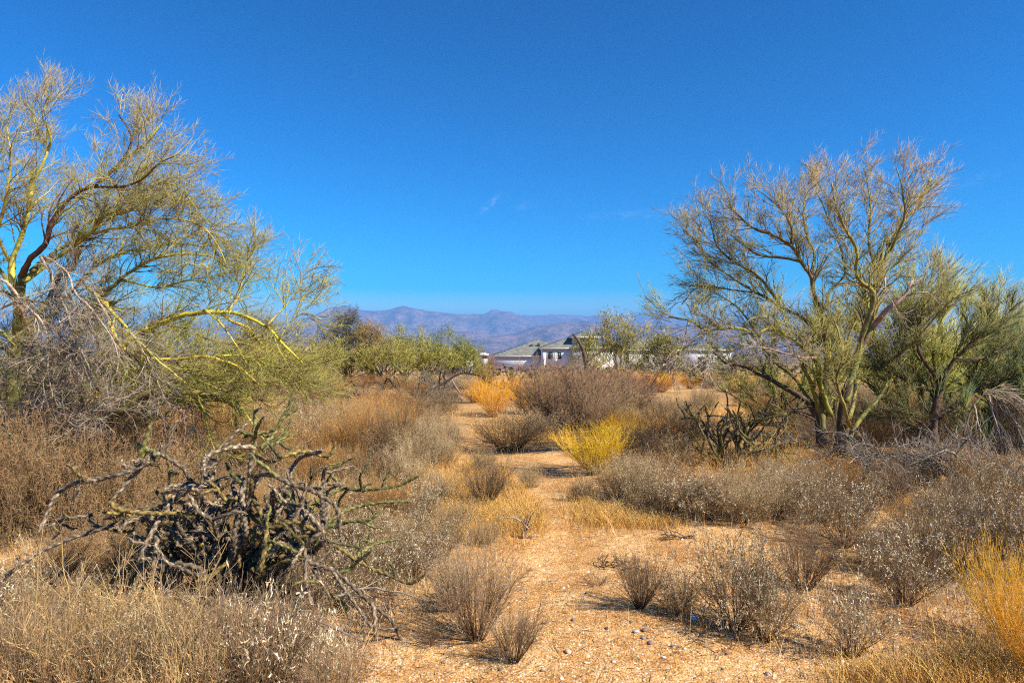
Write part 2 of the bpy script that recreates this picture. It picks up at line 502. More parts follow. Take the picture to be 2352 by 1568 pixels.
def mountain(name, prof, Y0, depth, label, rows=48, cols=330, rough=1.0, xr=(-200, 2700), seedz=0.0, power=1.1, gully=.30):
    prof = np.array(prof, float)
    px = np.linspace(xr[0], xr[1], cols)
    top = np.interp(px, prof[:, 0], prof[:, 1])
    V = np.zeros((rows, cols, 3))
    for j in range(rows):
        t = j/(rows-1)                # 0 foot, about .62 crest, 1 back foot
        Y = Y0+depth*(t-.62)
        for i in range(cols):
            X = (px[i]-CX)/F*Y0
            crest = (CY-top[i])/F*Y0
            foot = float(height(X, Y))-20
            s = t/.62 if t < .62 else (1-t)/.38
            s = max(s, 0)
            H = crest-foot+CZ
            v = mn.Vector((X/(depth*.16), Y/(depth*.45), seedz)) if hasattr(mn, 'Vector') else Vector((X/(depth*.16), Y/(depth*.45), seedz))
            rd = mn.ridged_multi_fractal(v, .9, 2.1, 6, 1.0, 2.0)-1.1
            nn = mn.fractal(Vector((X/(depth*.05), Y/(depth*.07), seedz+5)), .8, 2.1, 4)
            wgt = max(0, s*(1-s))*4
            V[j, i] = (X*(1+0*(Y/Y0-1)), Y, foot+H*(s**power)+H*gully*rd*wgt*rough+H*.035*nn*(.3+wgt))
    vv = V.reshape(-1, 3)
    i = np.arange(rows-1)[:, None]*cols; j = np.arange(cols-1)[None]
    q = np.stack([i+j, i+j+1, i+cols+j+1, i+cols+j], -1).reshape(-1, 4)
    b = MB(); b.add(vv, q=q)
    o = b.build(name, M_mount, smooth=True)
    tag(o, label, kind='structure')
    return o
mountain('mountains', [(-400, 760), (0, 745), (300, 752), (600, 745), (690, 732), (730, 722), (755, 706), (795, 700), (828, 711), (862, 714), (895, 711), (925, 701), (950, 708), (985, 714), (1020, 717),
     (1060, 722), (1095, 720), (1125, 722), (1158, 714), (1176, 715), (1195, 727), (1225, 736), (1260, 741), (1330, 744), (1500, 752), (1700, 748), (2000, 757), (2352, 750), (2900, 765)], 16000, 6000,
     'long reddish mauve mountain range rising beyond the plain', seedz=1.7)
mountain('far_mountains', [(-400, 775), (700, 775), (1000, 745), (1080, 730), (1112, 719), (1135, 708), (1150, 711), (1168, 720), (1195, 722), (1240, 723), (1285, 720), (1330, 724), (1420, 720), (1500, 727), (1700, 735), (2000, 740), (2900, 760)], 20000, 4000,
     'pale blue farther peak and ridge showing behind the main range', rows=24, cols=300, seedz=8.1)
mountain('foothills', [(-400, 778), (700, 774), (860, 768), (960, 770), (1020, 764), (1060, 761), (1100, 763), (1140, 770), (1185, 765), (1225, 752), (1265, 744), (1300, 739), (1340, 736), (1400, 742), (1600, 752), (1900, 756), (2900, 770)], 10000, 3000,
     'low blue foothills in front of the mountain range', rows=30, cols=330, seedz=3.3, power=1.25)

# ------------------------------------------------------------------ haze
def make_haze():
    b = MB(); b.box(-62000, 62000, -61000, 62000, float(-1500), 1130.0)
    m = bpy.data.materials.new('air'); m.use_nodes = True
    t = m.node_tree; t.nodes.clear()
    o_ = t.nodes.new('ShaderNodeOutputMaterial'); v = t.nodes.new('ShaderNodeVolumePrincipled')
    v.inputs['Color'].default_value = (.18, .48, 1.0, 1)
    v.inputs['Density'].default_value = 7.6e-5
    t.links.new(v.outputs[0], o_.inputs['Volume'])
    o = b.build('haze', m); tag(o, 'thin blue haze over the far plain and mountains', kind='stuff')
make_haze()
# ================================================================== HOUSES
def plain_mat(name, col, rough=.8, nscale=3, amt=.15, bump=0):
    m, t, b = new_mat(name)
    g = node(t, 'ShaderNodeTexCoord'); n = node(t, 'ShaderNodeTexNoise', Scale=float(nscale), Detail=6.0)
    t.links.new(g.outputs['Object'], n.inputs['Vector'])
    c = mixc(t, ramp(t, n.outputs[0], [(.3, 0.0), (.7, 1.0)]), tuple(x*(1-amt) for x in col), tuple(min(1, x*(1+amt)) for x in col))
    t.links.new(c, b.inputs['Base Color']); b.inputs['Roughness'].default_value = rough
    if bump:
        bp = node(t, 'ShaderNodeBump', Strength=bump, Distance=.02); t.links.new(n.outputs[0], bp.inputs['Height']); t.links.new(bp.outputs[0], b.inputs['Normal'])
    return m
M_white = plain_mat('white stucco', (.74, .73, .71), amt=.06)
M_fascia = plain_mat('cream fascia board', (.72, .68, .58), amt=.05)
M_rooftile = plain_mat('grey concrete roof tile', (.17, .18, .155), nscale=1.2, amt=.35)
M_frame = plain_mat('dark green window frame', (.02, .035, .03), rough=.4, amt=.05)
M_glass = plain_mat('window glass', (.03, .05, .05), rough=.08, amt=.2)
M_dark = plain_mat('dark tile and opening shade', (.05, .05, .05), amt=.3)
M_red = plain_mat('red clay tile', (.33, .10, .05), nscale=2, amt=.25)
M_tan = plain_mat('tan stucco', (.46, .36, .25), amt=.08)
M_soffit = plain_mat('timber soffit', (.20, .15, .11), amt=.2)

def gable_course(b, p0, p1, q0, q1, n, th=.035):
    """roof slope from eave p0-p1 to ridge q0-q1 as n overlapping tile courses, each a thin wedge"""
    p0, p1, q0, q1 = [np.array(v, float) for v in (p0, p1, q0, q1)]
    nr = np.cross(p1-p0, q0-p0) if np.linalg.norm(q0-p0) > 1e-6 else np.cross(p1-p0, q1-p0)
    nr = nr/np.linalg.norm(nr)
    if nr[2] < 0: nr = -nr
    for k in range(n):
        a, c = k/n, (k+1)/n+.012
        v = [p0+(q0-p0)*a+nr*th*1.6, p1+(q1-p1)*a+nr*th*1.6, p1+(q1-p1)*c+nr*th*.5, p0+(q0-p0)*c+nr*th*.5,
             p0+(q0-p0)*a, p1+(q1-p1)*a]
        b.add(v, q=[(0, 1, 2, 3), (4, 5, 1, 0)], c=tuple(rng.uniform(.4, .6, 3)))

def hip_roof(root, name, x0, x1, y0, y1, z, h, over=.7, ridge_x=None, mat=None, courses=12):
    """hipped roof over the rectangle, its eave at z: courses of tiles, fascia and soffit"""
    X0, X1, Y0, Y1 = x0-over, x1+over, y0-over, y1+over
    ins = min((Y1-Y0)/2, (X1-X0)/2)
    a = (X0+ins, (Y0+Y1)/2, z+h); c = (X1-ins, (Y0+Y1)/2, z+h)
    if X1-X0 < Y1-Y0:
        a = ((X0+X1)/2, Y0+ins, z+h); c = ((X0+X1)/2, Y1-ins, z+h)
        sides = [((X0, Y0, z), (X1, Y0, z), a, a), ((X1, Y1, z), (X0, Y1, z), c, c), ((X0, Y1, z), (X0, Y0, z), c, a), ((X1, Y0, z), (X1, Y1, z), a, c)]
    else:
        sides = [((X0, Y0, z), (X1, Y0, z), a, c), ((X1, Y1, z), (X0, Y1, z), c, a), ((X0, Y1, z), (X0, Y0, z), a, a), ((X1, Y0, z), (X1, Y1, z), c, c)]
    core = MB(); core.add([(X0, Y0, z-.02), (X1, Y0, z-.02), (X1, Y1, z-.02), (X0, Y1, z-.02), (a[0], a[1], a[2]-.03), (c[0], c[1], c[2]-.03)],
             q=[(0, 3, 2, 1)] + ([(0, 1, 5, 4), (2, 3, 4, 5)] if X1-X0 >= Y1-Y0 else [(1, 2, 5, 4), (3, 0, 4, 5)]),
             t=[(3, 0, 4), (1, 2, 5)] if X1-X0 >= Y1-Y0 else [(0, 1, 4), (2, 3, 5)])
    r = core.build('roof', M_rooftile if mat is None else mat, root)
    t = MB()
    for s_ in sides: gable_course(t, *s_, courses)
    t.build('tile_course', M_rooftile if mat is None else mat, r)
    f = MB()
    zt = z+.03; zb = z-.27
    f.box(X0-.03, X1+.03, Y0-.03, Y0+.03, zb, zt); f.box(X0-.03, X1+.03, Y1-.03, Y1+.03, zb, zt)
    f.box(X0-.03, X0+.03, Y0+.032, Y1-.032, zb, zt); f.box(X1-.03, X1+.03, Y0+.032, Y1-.032, zb, zt)
    f.build('fascia', M_fascia, r)
    sf = MB(); sf.box(X0+.035, X1-.035, Y0+.035, Y1-.035, z-.10, z-.05); sf.build('soffit', M_soffit, r)
    return r, a, c

def window(root, x0, x1, z0, z1, y):
    fr = MB(); w_ = .09
    fr.box(x0, x1, y-.06, y+.02, z0, z0+w_); fr.box(x0, x1, y-.06, y+.02, z1-w_, z1)
    fr.box(x0, x0+w_, y-.06, y+.02, z0+w_, z1-w_); fr.box(x1-w_, x1, y-.06, y+.02, z0+w_, z1-w_)
    wd = fr.build('window', M_frame, root)
    g = MB(); g.box(x0+w_, x1-w_, y-.02, y-.005, z0+w_, z1-w_); g.build('pane', M_glass, wd)
    return wd

HD = 140.0
k = HD/F
def hx(px): return (px-CX)*k
def hz(py): return CZ+(CY-py)*k
house = empty('house', (hx(1400), HD, float(height(hx(1400), HD))))
tag(house, 'long white single storey house with grey tiled hip roofs behind the brush', 'house')
inv = -np.array(house.location)
def hb(b, name, mat, parent=None):
    o = b.build(name, mat, parent or house)
    return o
gz = float(height(hx(1300), HD))-.6
def local(o):     # parts are written in world metres; move them under the house's base point
    o.location = tuple(inv)
    return o
# wings: (px left, px right, py eave, projects towards camera, depth, roof rise)
wings = [(1135, 1345, 818, 0.0, 21, 3.3), (1243, 1405, 800, 2.2, 12, 2.1), (1311, 1400, 798, 4.6, 10, 1.7), (1400, 1560, 804, 2.0, 12, 1.3), (1560, 1664, 803, 4.4, 12, 1.2)]
for i, (a, b_, e, pr, dp, rise) in enumerate(wings):
    y0 = HD-pr; x0, x1 = hx(a), hx(b_)
    if i: x0 += .004*i
    wb = MB(); wb.box(x0, x1, y0, y0+dp, gz, hz(e)-.1+.003*i)
    local(hb(wb, 'wall', M_white))
    r, ra, rc = hip_roof(house, 'roof', x0, x1, y0, y0+dp, hz(e)+.13, rise, over=.38-.013*i, courses=13)
    local(r)
# raised middle storey
x0, x1 = hx(1311), hx(1372); y0 = HD-1
wb = MB(); wb.box(x0+.4, x1, y0, y0+8, hz(798), hz(776)); local(hb(wb, 'wall', M_white))
r, _, _ = hip_roof(house, 'roof', x0+.4, x1, y0, y0+8, hz(773), 1.1, over=.5, courses=8); local(r)
# windows and the dark opening
for (a, b_, t_, bt, pr) in ((1257.5, 1268, 807.5, 823.5, 2.2), (1277, 1287.5, 808, 823.5, 2.2), (1335, 1347, 812, 830, 4.6), (1432, 1441, 812, 832, 2.0), (1475, 1486, 812, 832, 2.0), (1519, 1530, 812, 832, 2.0), (1624, 1634, 832, 853, 4.4)):
    local(window(house, hx(a), hx(b_), hz(bt), hz(t_), HD-pr-.01))
for (a, b_, pr) in ((1590, 1608, 4.4),):
    d = MB(); d.box(hx(a), hx(b_), HD-pr-.05, HD-pr+.0, gz, hz(818)); local(hb(d, 'opening_shade', M_dark))  # dark slab on the wall, its colour standing in for a shaded opening
# vertical cream panels on the middle wall
for a in (1246, 1273):
    d = MB(); d.box(hx(a), hx(a)+.5, HD-2.24, HD-2.2, gz, hz(806)); local(hb(d, 'wall_panel', M_fascia))
# tile stacks left along the ridges
st = [(1165, 807), (1177, 803.5), (1200, 797), (1222, 790.5), (1238, 788), (1302, 778), (1300, 776.5)]
for (a, b_) in st:
    Yr = HD+5.2
    d = MB()
    for q in range(3):
        X = (a-CX)/F*Yr+rng.uniform(-.1, .1); Z = CZ+(CY-b_)/F*Yr
        d.box(X-.35-.1*rng.random(), X+.3, Yr-.3, Yr+.3, Z-.5+q*.18, Z-.34+q*.18)
    tag(d.build('tile_stack', M_dark), 'dark stack of loose roof tiles waiting on the white house roof', 'tile stack', 'stacks of tiles on the house roof')

# second house, red tiles, far left
def far_house(px0, px1, eave, Y, rise, roofmat, wallmat, label, dp=10):
    kk = Y/F; xa, xb = (px0-CX)*kk, (px1-CX)*kk; ze = CZ+(CY-eave)*kk
    gz_ = float(height((xa+xb)/2, Y))
    h_ = empty('house', ((xa+xb)/2, Y, gz_)); tag(h_, label, 'house')
    iv = (-(xa+xb)/2, -Y, -gz_)
    b = MB(); b.box(xa, xb, Y, Y+dp, gz_-1, ze-.1); o = b.build('wall', wallmat, h_); o.location = iv
    r, _, _ = hip_roof(h_, 'roof', xa, xb, Y, Y+dp, ze, rise, mat=roofmat, courses=6); r.location = iv
    for t_ in (.2, .45, .75):
        w_ = window(h_, xa+(xb-xa)*t_, xa+(xb-xa)*t_+1.4, ze-2.0, ze-.9, Y-.01); w_.location = iv
far_house(596, 655, 808, 170, 1.5, M_red, M_tan, 'low tan house with a red clay tile roof behind the left tree')
far_house(662, 752, 807, 210, 1.6, M_tan, M_tan, 'low house with a pale tan roof right of the red roofed one')
far_house(1102, 1118, 814, 330, .9, M_fascia, M_white, 'tiny pale roofed house just right of the saguaro')

# ------------------------------------------------------------------ parked truck behind the brush
def truck(px, py, Y, rz):
    X = (px-CX)/F*Y; Z = float(height(X, Y))
    t = empty('parked_truck', (X, Y, Z), rz)
    tag(t, 'small blue pickup truck with white camper top, half hidden left of the saguaro', 'truck')
    Mb = plain_mat('blue car paint', (.10, .17, .30), rough=.3, amt=.05); Mw = plain_mat('white camper shell', (.75, .76, .78), rough=.4, amt=.04)
    Mt = plain_mat('tyre rubber', (.02, .02, .02), amt=.2); Mr = plain_mat('steel rim', (.35, .35, .36), rough=.35, amt=.05); Ml = plain_mat('red lamp lens', (.4, .02, .02), rough=.3, amt=.05)
    def prism(name, prof, hw, mat, par):     # side outline (y,z) extruded across the width with a slight tumblehome
        n = len(prof); v = []
        zs = [p[1] for p in prof]; z0, z1 = min(zs), max(zs)
        for sx in (-1, 1):
            for (y, z) in prof: v.append((sx*hw*(1-.10*(z-z0)/(z1-z0+1e-6)), y, z))
        b = MB(); b.add(v, q=[(i, (i+1) % n, n+(i+1) % n, n+i) for i in range(n)])
        me_t = [(0, i+1, i) for i in range(1, n-1)]+[(n, n+i, n+i+1) for i in range(1, n-1)]
        b.add(v, t=me_t)
        return b.build(name, mat, par)
    body = prism('body', [(-2.6, .45), (2.5, .45), (2.6, .75), (2.5, 1.0), (1.3, 1.12), (-2.55, 1.12), (-2.65, .8)], .92, Mb, t)
    prism('cab', [(.2, 1.122), (1.5, 1.122), (.9, 1.72), (.2, 1.78)], .84, Mb, t)
    prism('camper_top', [(-2.5, 1.122), (.17, 1.122), (.17, 1.86), (-2.35, 1.84)], .86, Mw, t)
    g = MB(); g.box(-.6, .6, -2.47, -2.44, 1.25, 1.62); g.build('rear_window', M_glass, t)
    g = MB(); g.box(-.7, .7, 1.2, 1.23, 1.2, 1.55); g.build('windscreen', M_glass, t)
    b = MB(); b.box(-.95, .95, -2.85, -2.67, .42, .6); b.build('bumper', Mr, t)
    for sx in (-1, 1):
        b = MB(); b.box(sx*.8-.08, sx*.8+.08, -2.69, -2.655, .7, 1.0); b.build('tail_light', Ml, t)
        for y in (-1.6, 1.6):
            a = np.linspace(0, 2*PI, 20, endpoint=False)
            ringp = np.array([[sx*.86, y+.3*math.cos(q), .36+.3*math.sin(q)] for q in np.append(a, a[0])])
            b = MB(); b.tube(ringp, .10, (.5, .5, .5), 8); wh = b.build('wheel', Mt, t)
            b = MB(); b.tube(np.array([[sx*.80, y, .36], [sx*.90, y, .36]]), [.21, .20], (.5, .5, .5), 16, cap=True); b.build('rim', Mr, wh)
truck(1076, 846, 96, math.radians(-18))

# ------------------------------------------------------------------ saguaro
def saguaro(px, pytop, Y):
    X = (px-CX)/F*Y; z0 = float(height(X, Y)); H = CZ+(CY-pytop)/F*Y-z0
    b = MB(); K = 26; s = 24
    P = np.stack([np.zeros(K)+.03*np.sin(np.linspace(0, 4, K)), np.zeros(K), np.linspace(-.1, H, K)], 1)
    R = .24*np.clip(np.minimum(1, .8+np.linspace(0, 1, K)), 0, 1)*np.sqrt(np.clip((1.0-np.linspace(0, 1, K)**14), .0, 1))+.005
    shp = np.tile(1+.13*np.cos(np.arange(s)*PI), (K, 1))
    b.tube(P, R, cvar((.16, .15, .07), 1)[0], s, shape=shp)
    o = b.build('saguaro_cactus', M_cactus); o.location = (X, Y, z0)
    tag(o, 'single upright saguaro column between the green trees and white house', 'cactus')
saguaro(1091.5, 802, 88)

# ================================================================== VEGETATION
# sRGB-ish palettes given as linear base colours
STEM = (.10, .055, .030); STEM2 = (.21, .13, .075); GREYST = (.34, .245, .165)
PALE = [(.62, .54, .42), (.50, .38, .24), (.72, .67, .58), (.36, .24, .13)]
protos = {}
def finish_proto(root, meshes):
    """size of the plant: height and width"""
    P = []
    for o in meshes:
        n = len(o.data.vertices); a = np.empty(n*3, np.float32); o.data.vertices.foreach_get('co', a); P.append(a.reshape(-1, 3))
    P = np.concatenate(P)
    root['_h'] = float(np.percentile(P[:, 2], 98.5)); root['_w'] = float(2*np.percentile(np.hypot(P[:, 0], P[:, 1]), 94))
    return root

def shrub(name, n0=40, n1=5, n2=3, n3=0, H=.5, spread=50, r0=.0035, wob=.12, up=.04, c0=STEM, c1=STEM2, c2=GREYST, a1=35, a2=38, l1=.55, l2=.5,
          leaves=0, lcol=PALE, lsize=(.018, .035), lw=.28, specks=0, scol=PALE, ssize=.004, base=.05, K0=5, rmin=.0011, curl=.35, minspread=4, lt=(.2, 1.0), lz=0, leafname='leaves', t0=.15, clus=.55):
    wm = np.array([1.04, 1.0, .80]); c0, c1, c2 = [np.array(v)*wm for v in (c0, c1, c2)]
    lcol = [tuple(np.array(v)*[1, 1, .9]) for v in lcol]
    root = empty(name)
    az = rng.uniform(0, 2*PI, n0); el = np.radians(rng.uniform(minspread, spread, n0)**1.0)
    el = np.radians(minspread)+(np.radians(spread)-np.radians(minspread))*np.sqrt(rng.uniform(0, 1, n0))
    d = np.stack([np.sin(el)*np.cos(az), np.sin(el)*np.sin(az), np.cos(el)], 1)
    P = np.empty((n0, K0, 3)); rr = base*np.sqrt(rng.random(n0))
    P[:, 0] = np.stack([rr*np.cos(az), rr*np.sin(az), np.full(n0, -.01)], 1)
    L = H*rng.uniform(.65, 1.12, n0)*(1/np.maximum(np.cos(el), .75))
    for k_ in range(1, K0):
        P[:, k_] = P[:, k_-1]+d*(L/(K0-1))[:, None]
        d = unit(d+rng.normal(size=(n0, 3))*wob+np.array([0, 0, up]))
    R = r0*rng.uniform(.6, 1.2, n0)[:, None]*np.linspace(1, .35, K0)[None]
    b = MB(); b.tube(P, np.maximum(R, rmin), cvar(c0, n0), 4)
    P1, R1, _ = grow(P, R, n1, H*l1, a1, K=4, wob=wob*1.3, up=up*2, t0=t0, rmin=rmin)
    b.tube(P1, np.maximum(R1, rmin*.9), cvar(c1, len(P1)), 3)
    P2, R2, _ = grow(P1, R1, n2, H*l1*l2, a2, K=3, wob=wob*1.5, up=up*2, rmin=rmin)
    b.tube(P2, np.maximum(R2, rmin*.8), cvar(c2, len(P2)), 3)
    src = P2
    if n3:
        P3, R3, _ = grow(P2, R2, n3, H*l1*l2*.6, a2, K=2, wob=wob*2, up=up, rmin=rmin)
        b.tube(P3, np.maximum(R3, rmin*.7), cvar(c2, len(P3)), 3); src = P3
    ms = [b.build('stems', M_twig, root)]
    if leaves or specks:
        b = MB()
        if leaves:
            sub = rng.choice(len(src), max(4, int(len(src)*clus)), replace=False)
            i = sub[rng.integers(0, len(sub), leaves)]; t = rng.uniform(lt[0], lt[1], leaves); f = t*(src.shape[1]-1.001); j = f.astype(int); fr = (f-j)[:, None]
            p = src[i, j]*(1-fr)+src[i, j+1]*fr
            if lz: keep = p[:, 2] > lz*H*rng.uniform(.5, 1.3, leaves); p = p[keep]; i = i[keep]; j = j[keep]
            dd = unit(src[i, j+1]-src[i, j])+rng.normal(size=(len(p), 3))*.7
            b.leaves(p, dd, rng.uniform(lsize[0], lsize[1], len(p)), rng.uniform(lsize[0], lsize[1], len(p))*lw, pick(lcol, len(p)), curl)
        if specks:
            i = rng.integers(0, len(src), specks); p = src[i, -1]+rng.normal(size=(specks, 3))*.012
            b.specks(p, rng.uniform(.6, 1.5, specks)*ssize, pick(scol, specks))
        ms.append(b.build(leafname, M_leaf, root))
    return finish_proto(root, ms)

def make(kind, n, fn): protos[kind] = [dict(o=fn(), used=False) for _ in range(n)]
WH = [(.56, .47, .34), (.50, .39, .25), (.38, .27, .16), (.68, .61, .49)]
make('leafy', 3, lambda: shrub('dry_leafy_shrub', 64, 6, 4, H=.5, spread=60, leaves=4200, lcol=WH, lsize=(.013, .034), lw=.26, lz=.35, wob=.19, clus=.35, c2=(.27, .18, .105)))
make('pale', 2, lambda: shrub('pale_leaved_shrub', 56, 5, 3, H=.42, spread=52, leaves=1200, lcol=WH, lsize=(.022, .055), lw=.22, lz=.45, curl=.3, wob=.17, clus=.4))
make('twiggy', 3, lambda: shrub('twiggy_shrub', 70, 6, 4, H=.48, spread=50, leaves=350, lcol=WH, lsize=(.012, .022), c0=(.085, .05, .03), c1=(.16, .10, .062), c2=(.29, .20, .14), wob=.13, a1=27, a2=34, r0=.0034))
make('sprig', 2, lambda: shrub('small_twiggy_sprig', 26, 4, 2, H=.2, spread=60, c0=(.10, .05, .035), c1=(.12, .075, .05), c2=(.17, .11, .08), wob=.06, a1=20, a2=22, r0=.0022, base=.02))
make('fuzzy', 3, lambda: shrub('beige_fuzzy_shrub', 75, 7, 4, H=.5, spread=80, up=.10, leaves=3500, specks=3200, lcol=[(.55, .43, .27), (.42, .30, .17), (.66, .56, .40)], scol=[(.72, .62, .45), (.55, .42, .25), (.60, .45, .22)], ssize=.0048, lsize=(.009, .018), lw=.3, c0=(.11, .07, .04), c1=(.23, .15, .085), c2=(.36, .25, .14)))
make('rust', 2, lambda: shrub('rusty_brown_shrub', 130, 6, 3, H=.55, spread=56, c0=(.22, .10, .04), c1=(.38, .19, .07), c2=(.50, .29, .12), wob=.07, a1=20, a2=24, r0=.0028, leaves=1800, lcol=[(.56, .36, .16), (.70, .52, .28)], lsize=(.008, .016)))
make('broom', 2, lambda: shrub('yellow_stemmed_shrub', 130, 5, 3, H=.6, spread=46, c0=(.24, .17, .03), c1=(.66, .44, .02), c2=(.92, .52, .03), wob=.11, a1=17, a2=20, r0=.003, l1=.6, specks=900, scol=[(.80, .55, .05)], ssize=.005, up=.07))
make('golden', 1, lambda: shrub('golden_stemmed_shrub', 85, 4, 3, H=.6, spread=46, c0=(.22, .14, .03), c1=(.62, .33, .03), c2=(.80, .46, .05), wob=.11, a1=17, a2=20, r0=.003, l1=.6, up=.07))
make('orange', 2, lambda: shrub('orange_dry_shrub', 110, 5, 3, H=.6, spread=50, c0=(.34, .13, .015), c1=(.66, .28, .015), c2=(.82, .40, .025), wob=.1, a1=22, a2=26, r0=.003, specks=1500, scol=[(.70, .40, .08), (.60, .30, .05)], ssize=.006))
make('brush', 3, lambda: shrub('grey_brown_brush', 70, 7, 4, H=.75, spread=76, base=.12, c0=(.085, .055, .04), c1=(.18, .12, .08), c2=(.31, .21, .14), wob=.16, a1=34, a2=38, r0=.0065, rmin=.0024, leaves=2600, lcol=[(.50, .36, .22), (.36, .25, .16), (.62, .48, .32)], lsize=(.014, .028)))
make('reddish', 2, lambda: shrub('reddish_brown_shrub', 75, 7, 4, H=.95, spread=76, base=.15, leaves=1500, lcol=[(.36, .19, .11)], lsize=(.015,.03), c0=(.10, .045, .03), c1=(.20, .095, .06), c2=(.33, .17, .11), wob=.16, a1=34, a2=36, r0=.009, rmin=.003))
make('catclaw', 1, lambda: shrub('dark_branchy_bush', 95, 8, 5, 3, H=1.3, spread=92, minspread=5, c0=(.035, .024, .02), c1=(.075, .048, .038), c2=(.25, .165, .115), wob=.21, a1=36, a2=38, r0=.014, rmin=.0026, up=.12, base=.3, K0=7))
make('thicket', 2, lambda: shrub('tangled_brown_thicket', 60, 7, 4, 2, H=.85, spread=85, minspread=6, c0=(.05, .032, .022), c1=(.12, .075, .045), c2=(.34, .22, .125), wob=.42, a1=55, a2=60, r0=.008, rmin=.0028, up=.03, base=.3, K0=7))  # stems and first branches coloured darker to stand in for crown shade
make('straw', 2, lambda: shrub('tangled_straw_shrub', 90, 6, 3, H=.42, spread=48, minspread=3, c0=(.11, .065, .035), c1=(.27, .17, .09), c2=(.56, .38, .20), wob=.26, a1=34, a2=42, r0=.003, rmin=.0012, base=.12, leaves=900, lcol=[(.66, .54, .36), (.48, .35, .2)], lsize=(.012, .026), lw=.25))
make('tuft', 1, lambda: shrub('dry_grass_tuft', 220, 1, 1, H=.38, spread=34, c0=(.36, .23, .10), c1=(.48, .32, .15), c2=(.58, .42, .23), wob=.17, a1=14, a2=14, r0=.0018, rmin=.0009, base=.12, K0=4, leaves=180, lcol=[(.62, .50, .32)], lsize=(.012, .022)))
0 and make('green', 2, lambda: shrub('green_leafy_shrub', 50, 6, 5, H=1.2, spread=58, c0=(.10, .08, .03), c1=(.12, .12, .03), c2=(.15, .17, .04), wob=.15, r0=.011, rmin=.004, leaves=4200, lcol=[(.10, .13, .03), (.16, .19, .045), (.22, .22, .06)], lsize=(.03, .06), lw=.35))

ALLP = []
AUTO = []
counts = {}
def place(kind, x, y, H, Wd, label, group=None, cat='shrub', rz=None, sink=.01, i=None):
    lst = protos[kind]; counts[kind] = counts.get(kind, -1)+1
    p = lst[(counts[kind] if i is None else i) % len(lst)]
    r = p['o']
    if p['used']:
        n = r.copy(); C.objects.link(n)
        for ch in p['ch']:
            c = ch.copy(); C.objects.link(c); c.parent = n
        r = n
    else:
        p['used'] = True; p['ch'] = list(r.children)
    sz = H/r['_h']; sx = Wd/r['_w']
    r.location = (x, y, float(height(x, y))-sink); r.scale = (sx, sx*rng.uniform(.9, 1.1), sz)
    r.rotation_euler = (0, 0, rng.uniform(0, 2*PI) if rz is None else rz)
    for key in ('group',):
        if key in r: del r[key]
    tag(r, label, cat, group)
    ALLP.append((x, y, Wd))
    if label == 'AUTO': AUTO.append((r, kind, x, y, H, Wd))
    return r
def spot(kind, px, py, top, wpx, label, group=None, cat='shrub', **kw):
    x, y, z = gp(px, py); x = float(x); y = float(y)
    H = (py-top)/F*y; return place(kind, x, y+.0, H, wpx/F*y, label, group, cat, **kw)

# --- foreground, right of the path
spot('leafy', 1690, 1440, 1215, 270, 'broad grey shrub thick with white curled leaves in the middle of the right foreground')
spot('leafy', 1755, 1470, 1300, 170, 'lower right flank of the broad white-leaved shrub, a smaller bush against it')
spot('pale', 1960, 1505, 1335, 190, 'low shrub with large pale papery leaves, nearest the bottom right corner sand')
spot('twiggy', 1470, 1395, 1262, 140, 'dark fan-shaped twiggy shrub first right of the sandy path')
spot('leafy', 1560, 1410, 1300, 110, 'small sparse shrub wedged between the dark fan shrub and the broad white-leaved one')
spot('sprig', 1370, 1345, 1308, 70, 'tiny reddish sprig alone in the sand of the path', cat='sprig')
spot('twiggy', 1845, 1352, 1200, 165, 'open fan of brown twigs between two white-leaved shrubs on the right')
spot('leafy', 2080, 1385, 1215, 230, 'wide brown shrub with scattered pale leaves left of the yellow stemmed one')
spot('leafy', 2160, 1330, 1160, 220, 'greyish leafy shrub behind and left of the yellow stemmed one')
spot('leafy', 2270, 1290, 1120, 210, 'pale speckled shrub below the fallen grey branches at the right edge')
spot('leafy', 2360, 1330, 1130, 200, 'pale speckled shrub cut by the right edge of the picture')
spot('leafy', 2010, 1300, 1190, 150, 'low brown shrub on the sand right of the open fan of twigs')
spot('leafy', 2200, 1240, 1100, 170, 'small speckled shrub at the rim of the dark dead branches')
spot('golden', 2320, 1480, 1250, 250, 'bright yellow-green stemmed shrub leaning in from the right edge')
spot('orange', 2390, 1580, 1330, 230, 'golden stemmed shrub in the bottom right corner behind the seed heads')
# --- foreground, left of the path
spot('twiggy', 1095, 1470, 1250, 225, 'large spreading grey twiggy shrub left of the path')
spot('twiggy', 1180, 1520, 1385, 150, 'smaller upright twiggy shrub in front of the spreading grey one')
spot('sprig', 985, 1482, 1408, 80, 'short dark upright sprig in the sand beside the cactus', cat='sprig')
spot('leafy', 1040, 1400, 1280, 150, 'greyish leafy shrub behind the large spreading twiggy shrub')
spot('leafy', 950, 1330, 1220, 170, 'pale speckled shrub under the right arms of the big cactus')
spot('twiggy', 560, 1640, 1340, 330, 'grey twiggy shrub with white leaves at the bottom edge below the big cactus')
spot('pale', 610, 1620, 1350, 260, 'tangle of large pale curled leaves in front of the big cactus')
spot('pale', 700, 1600, 1420, 200, 'pale leaved low shrub right of the bottom edge tangle')
spot('twiggy', 760, 1640, 1470, 200, 'low grey twig spray at the bottom edge left of the path')
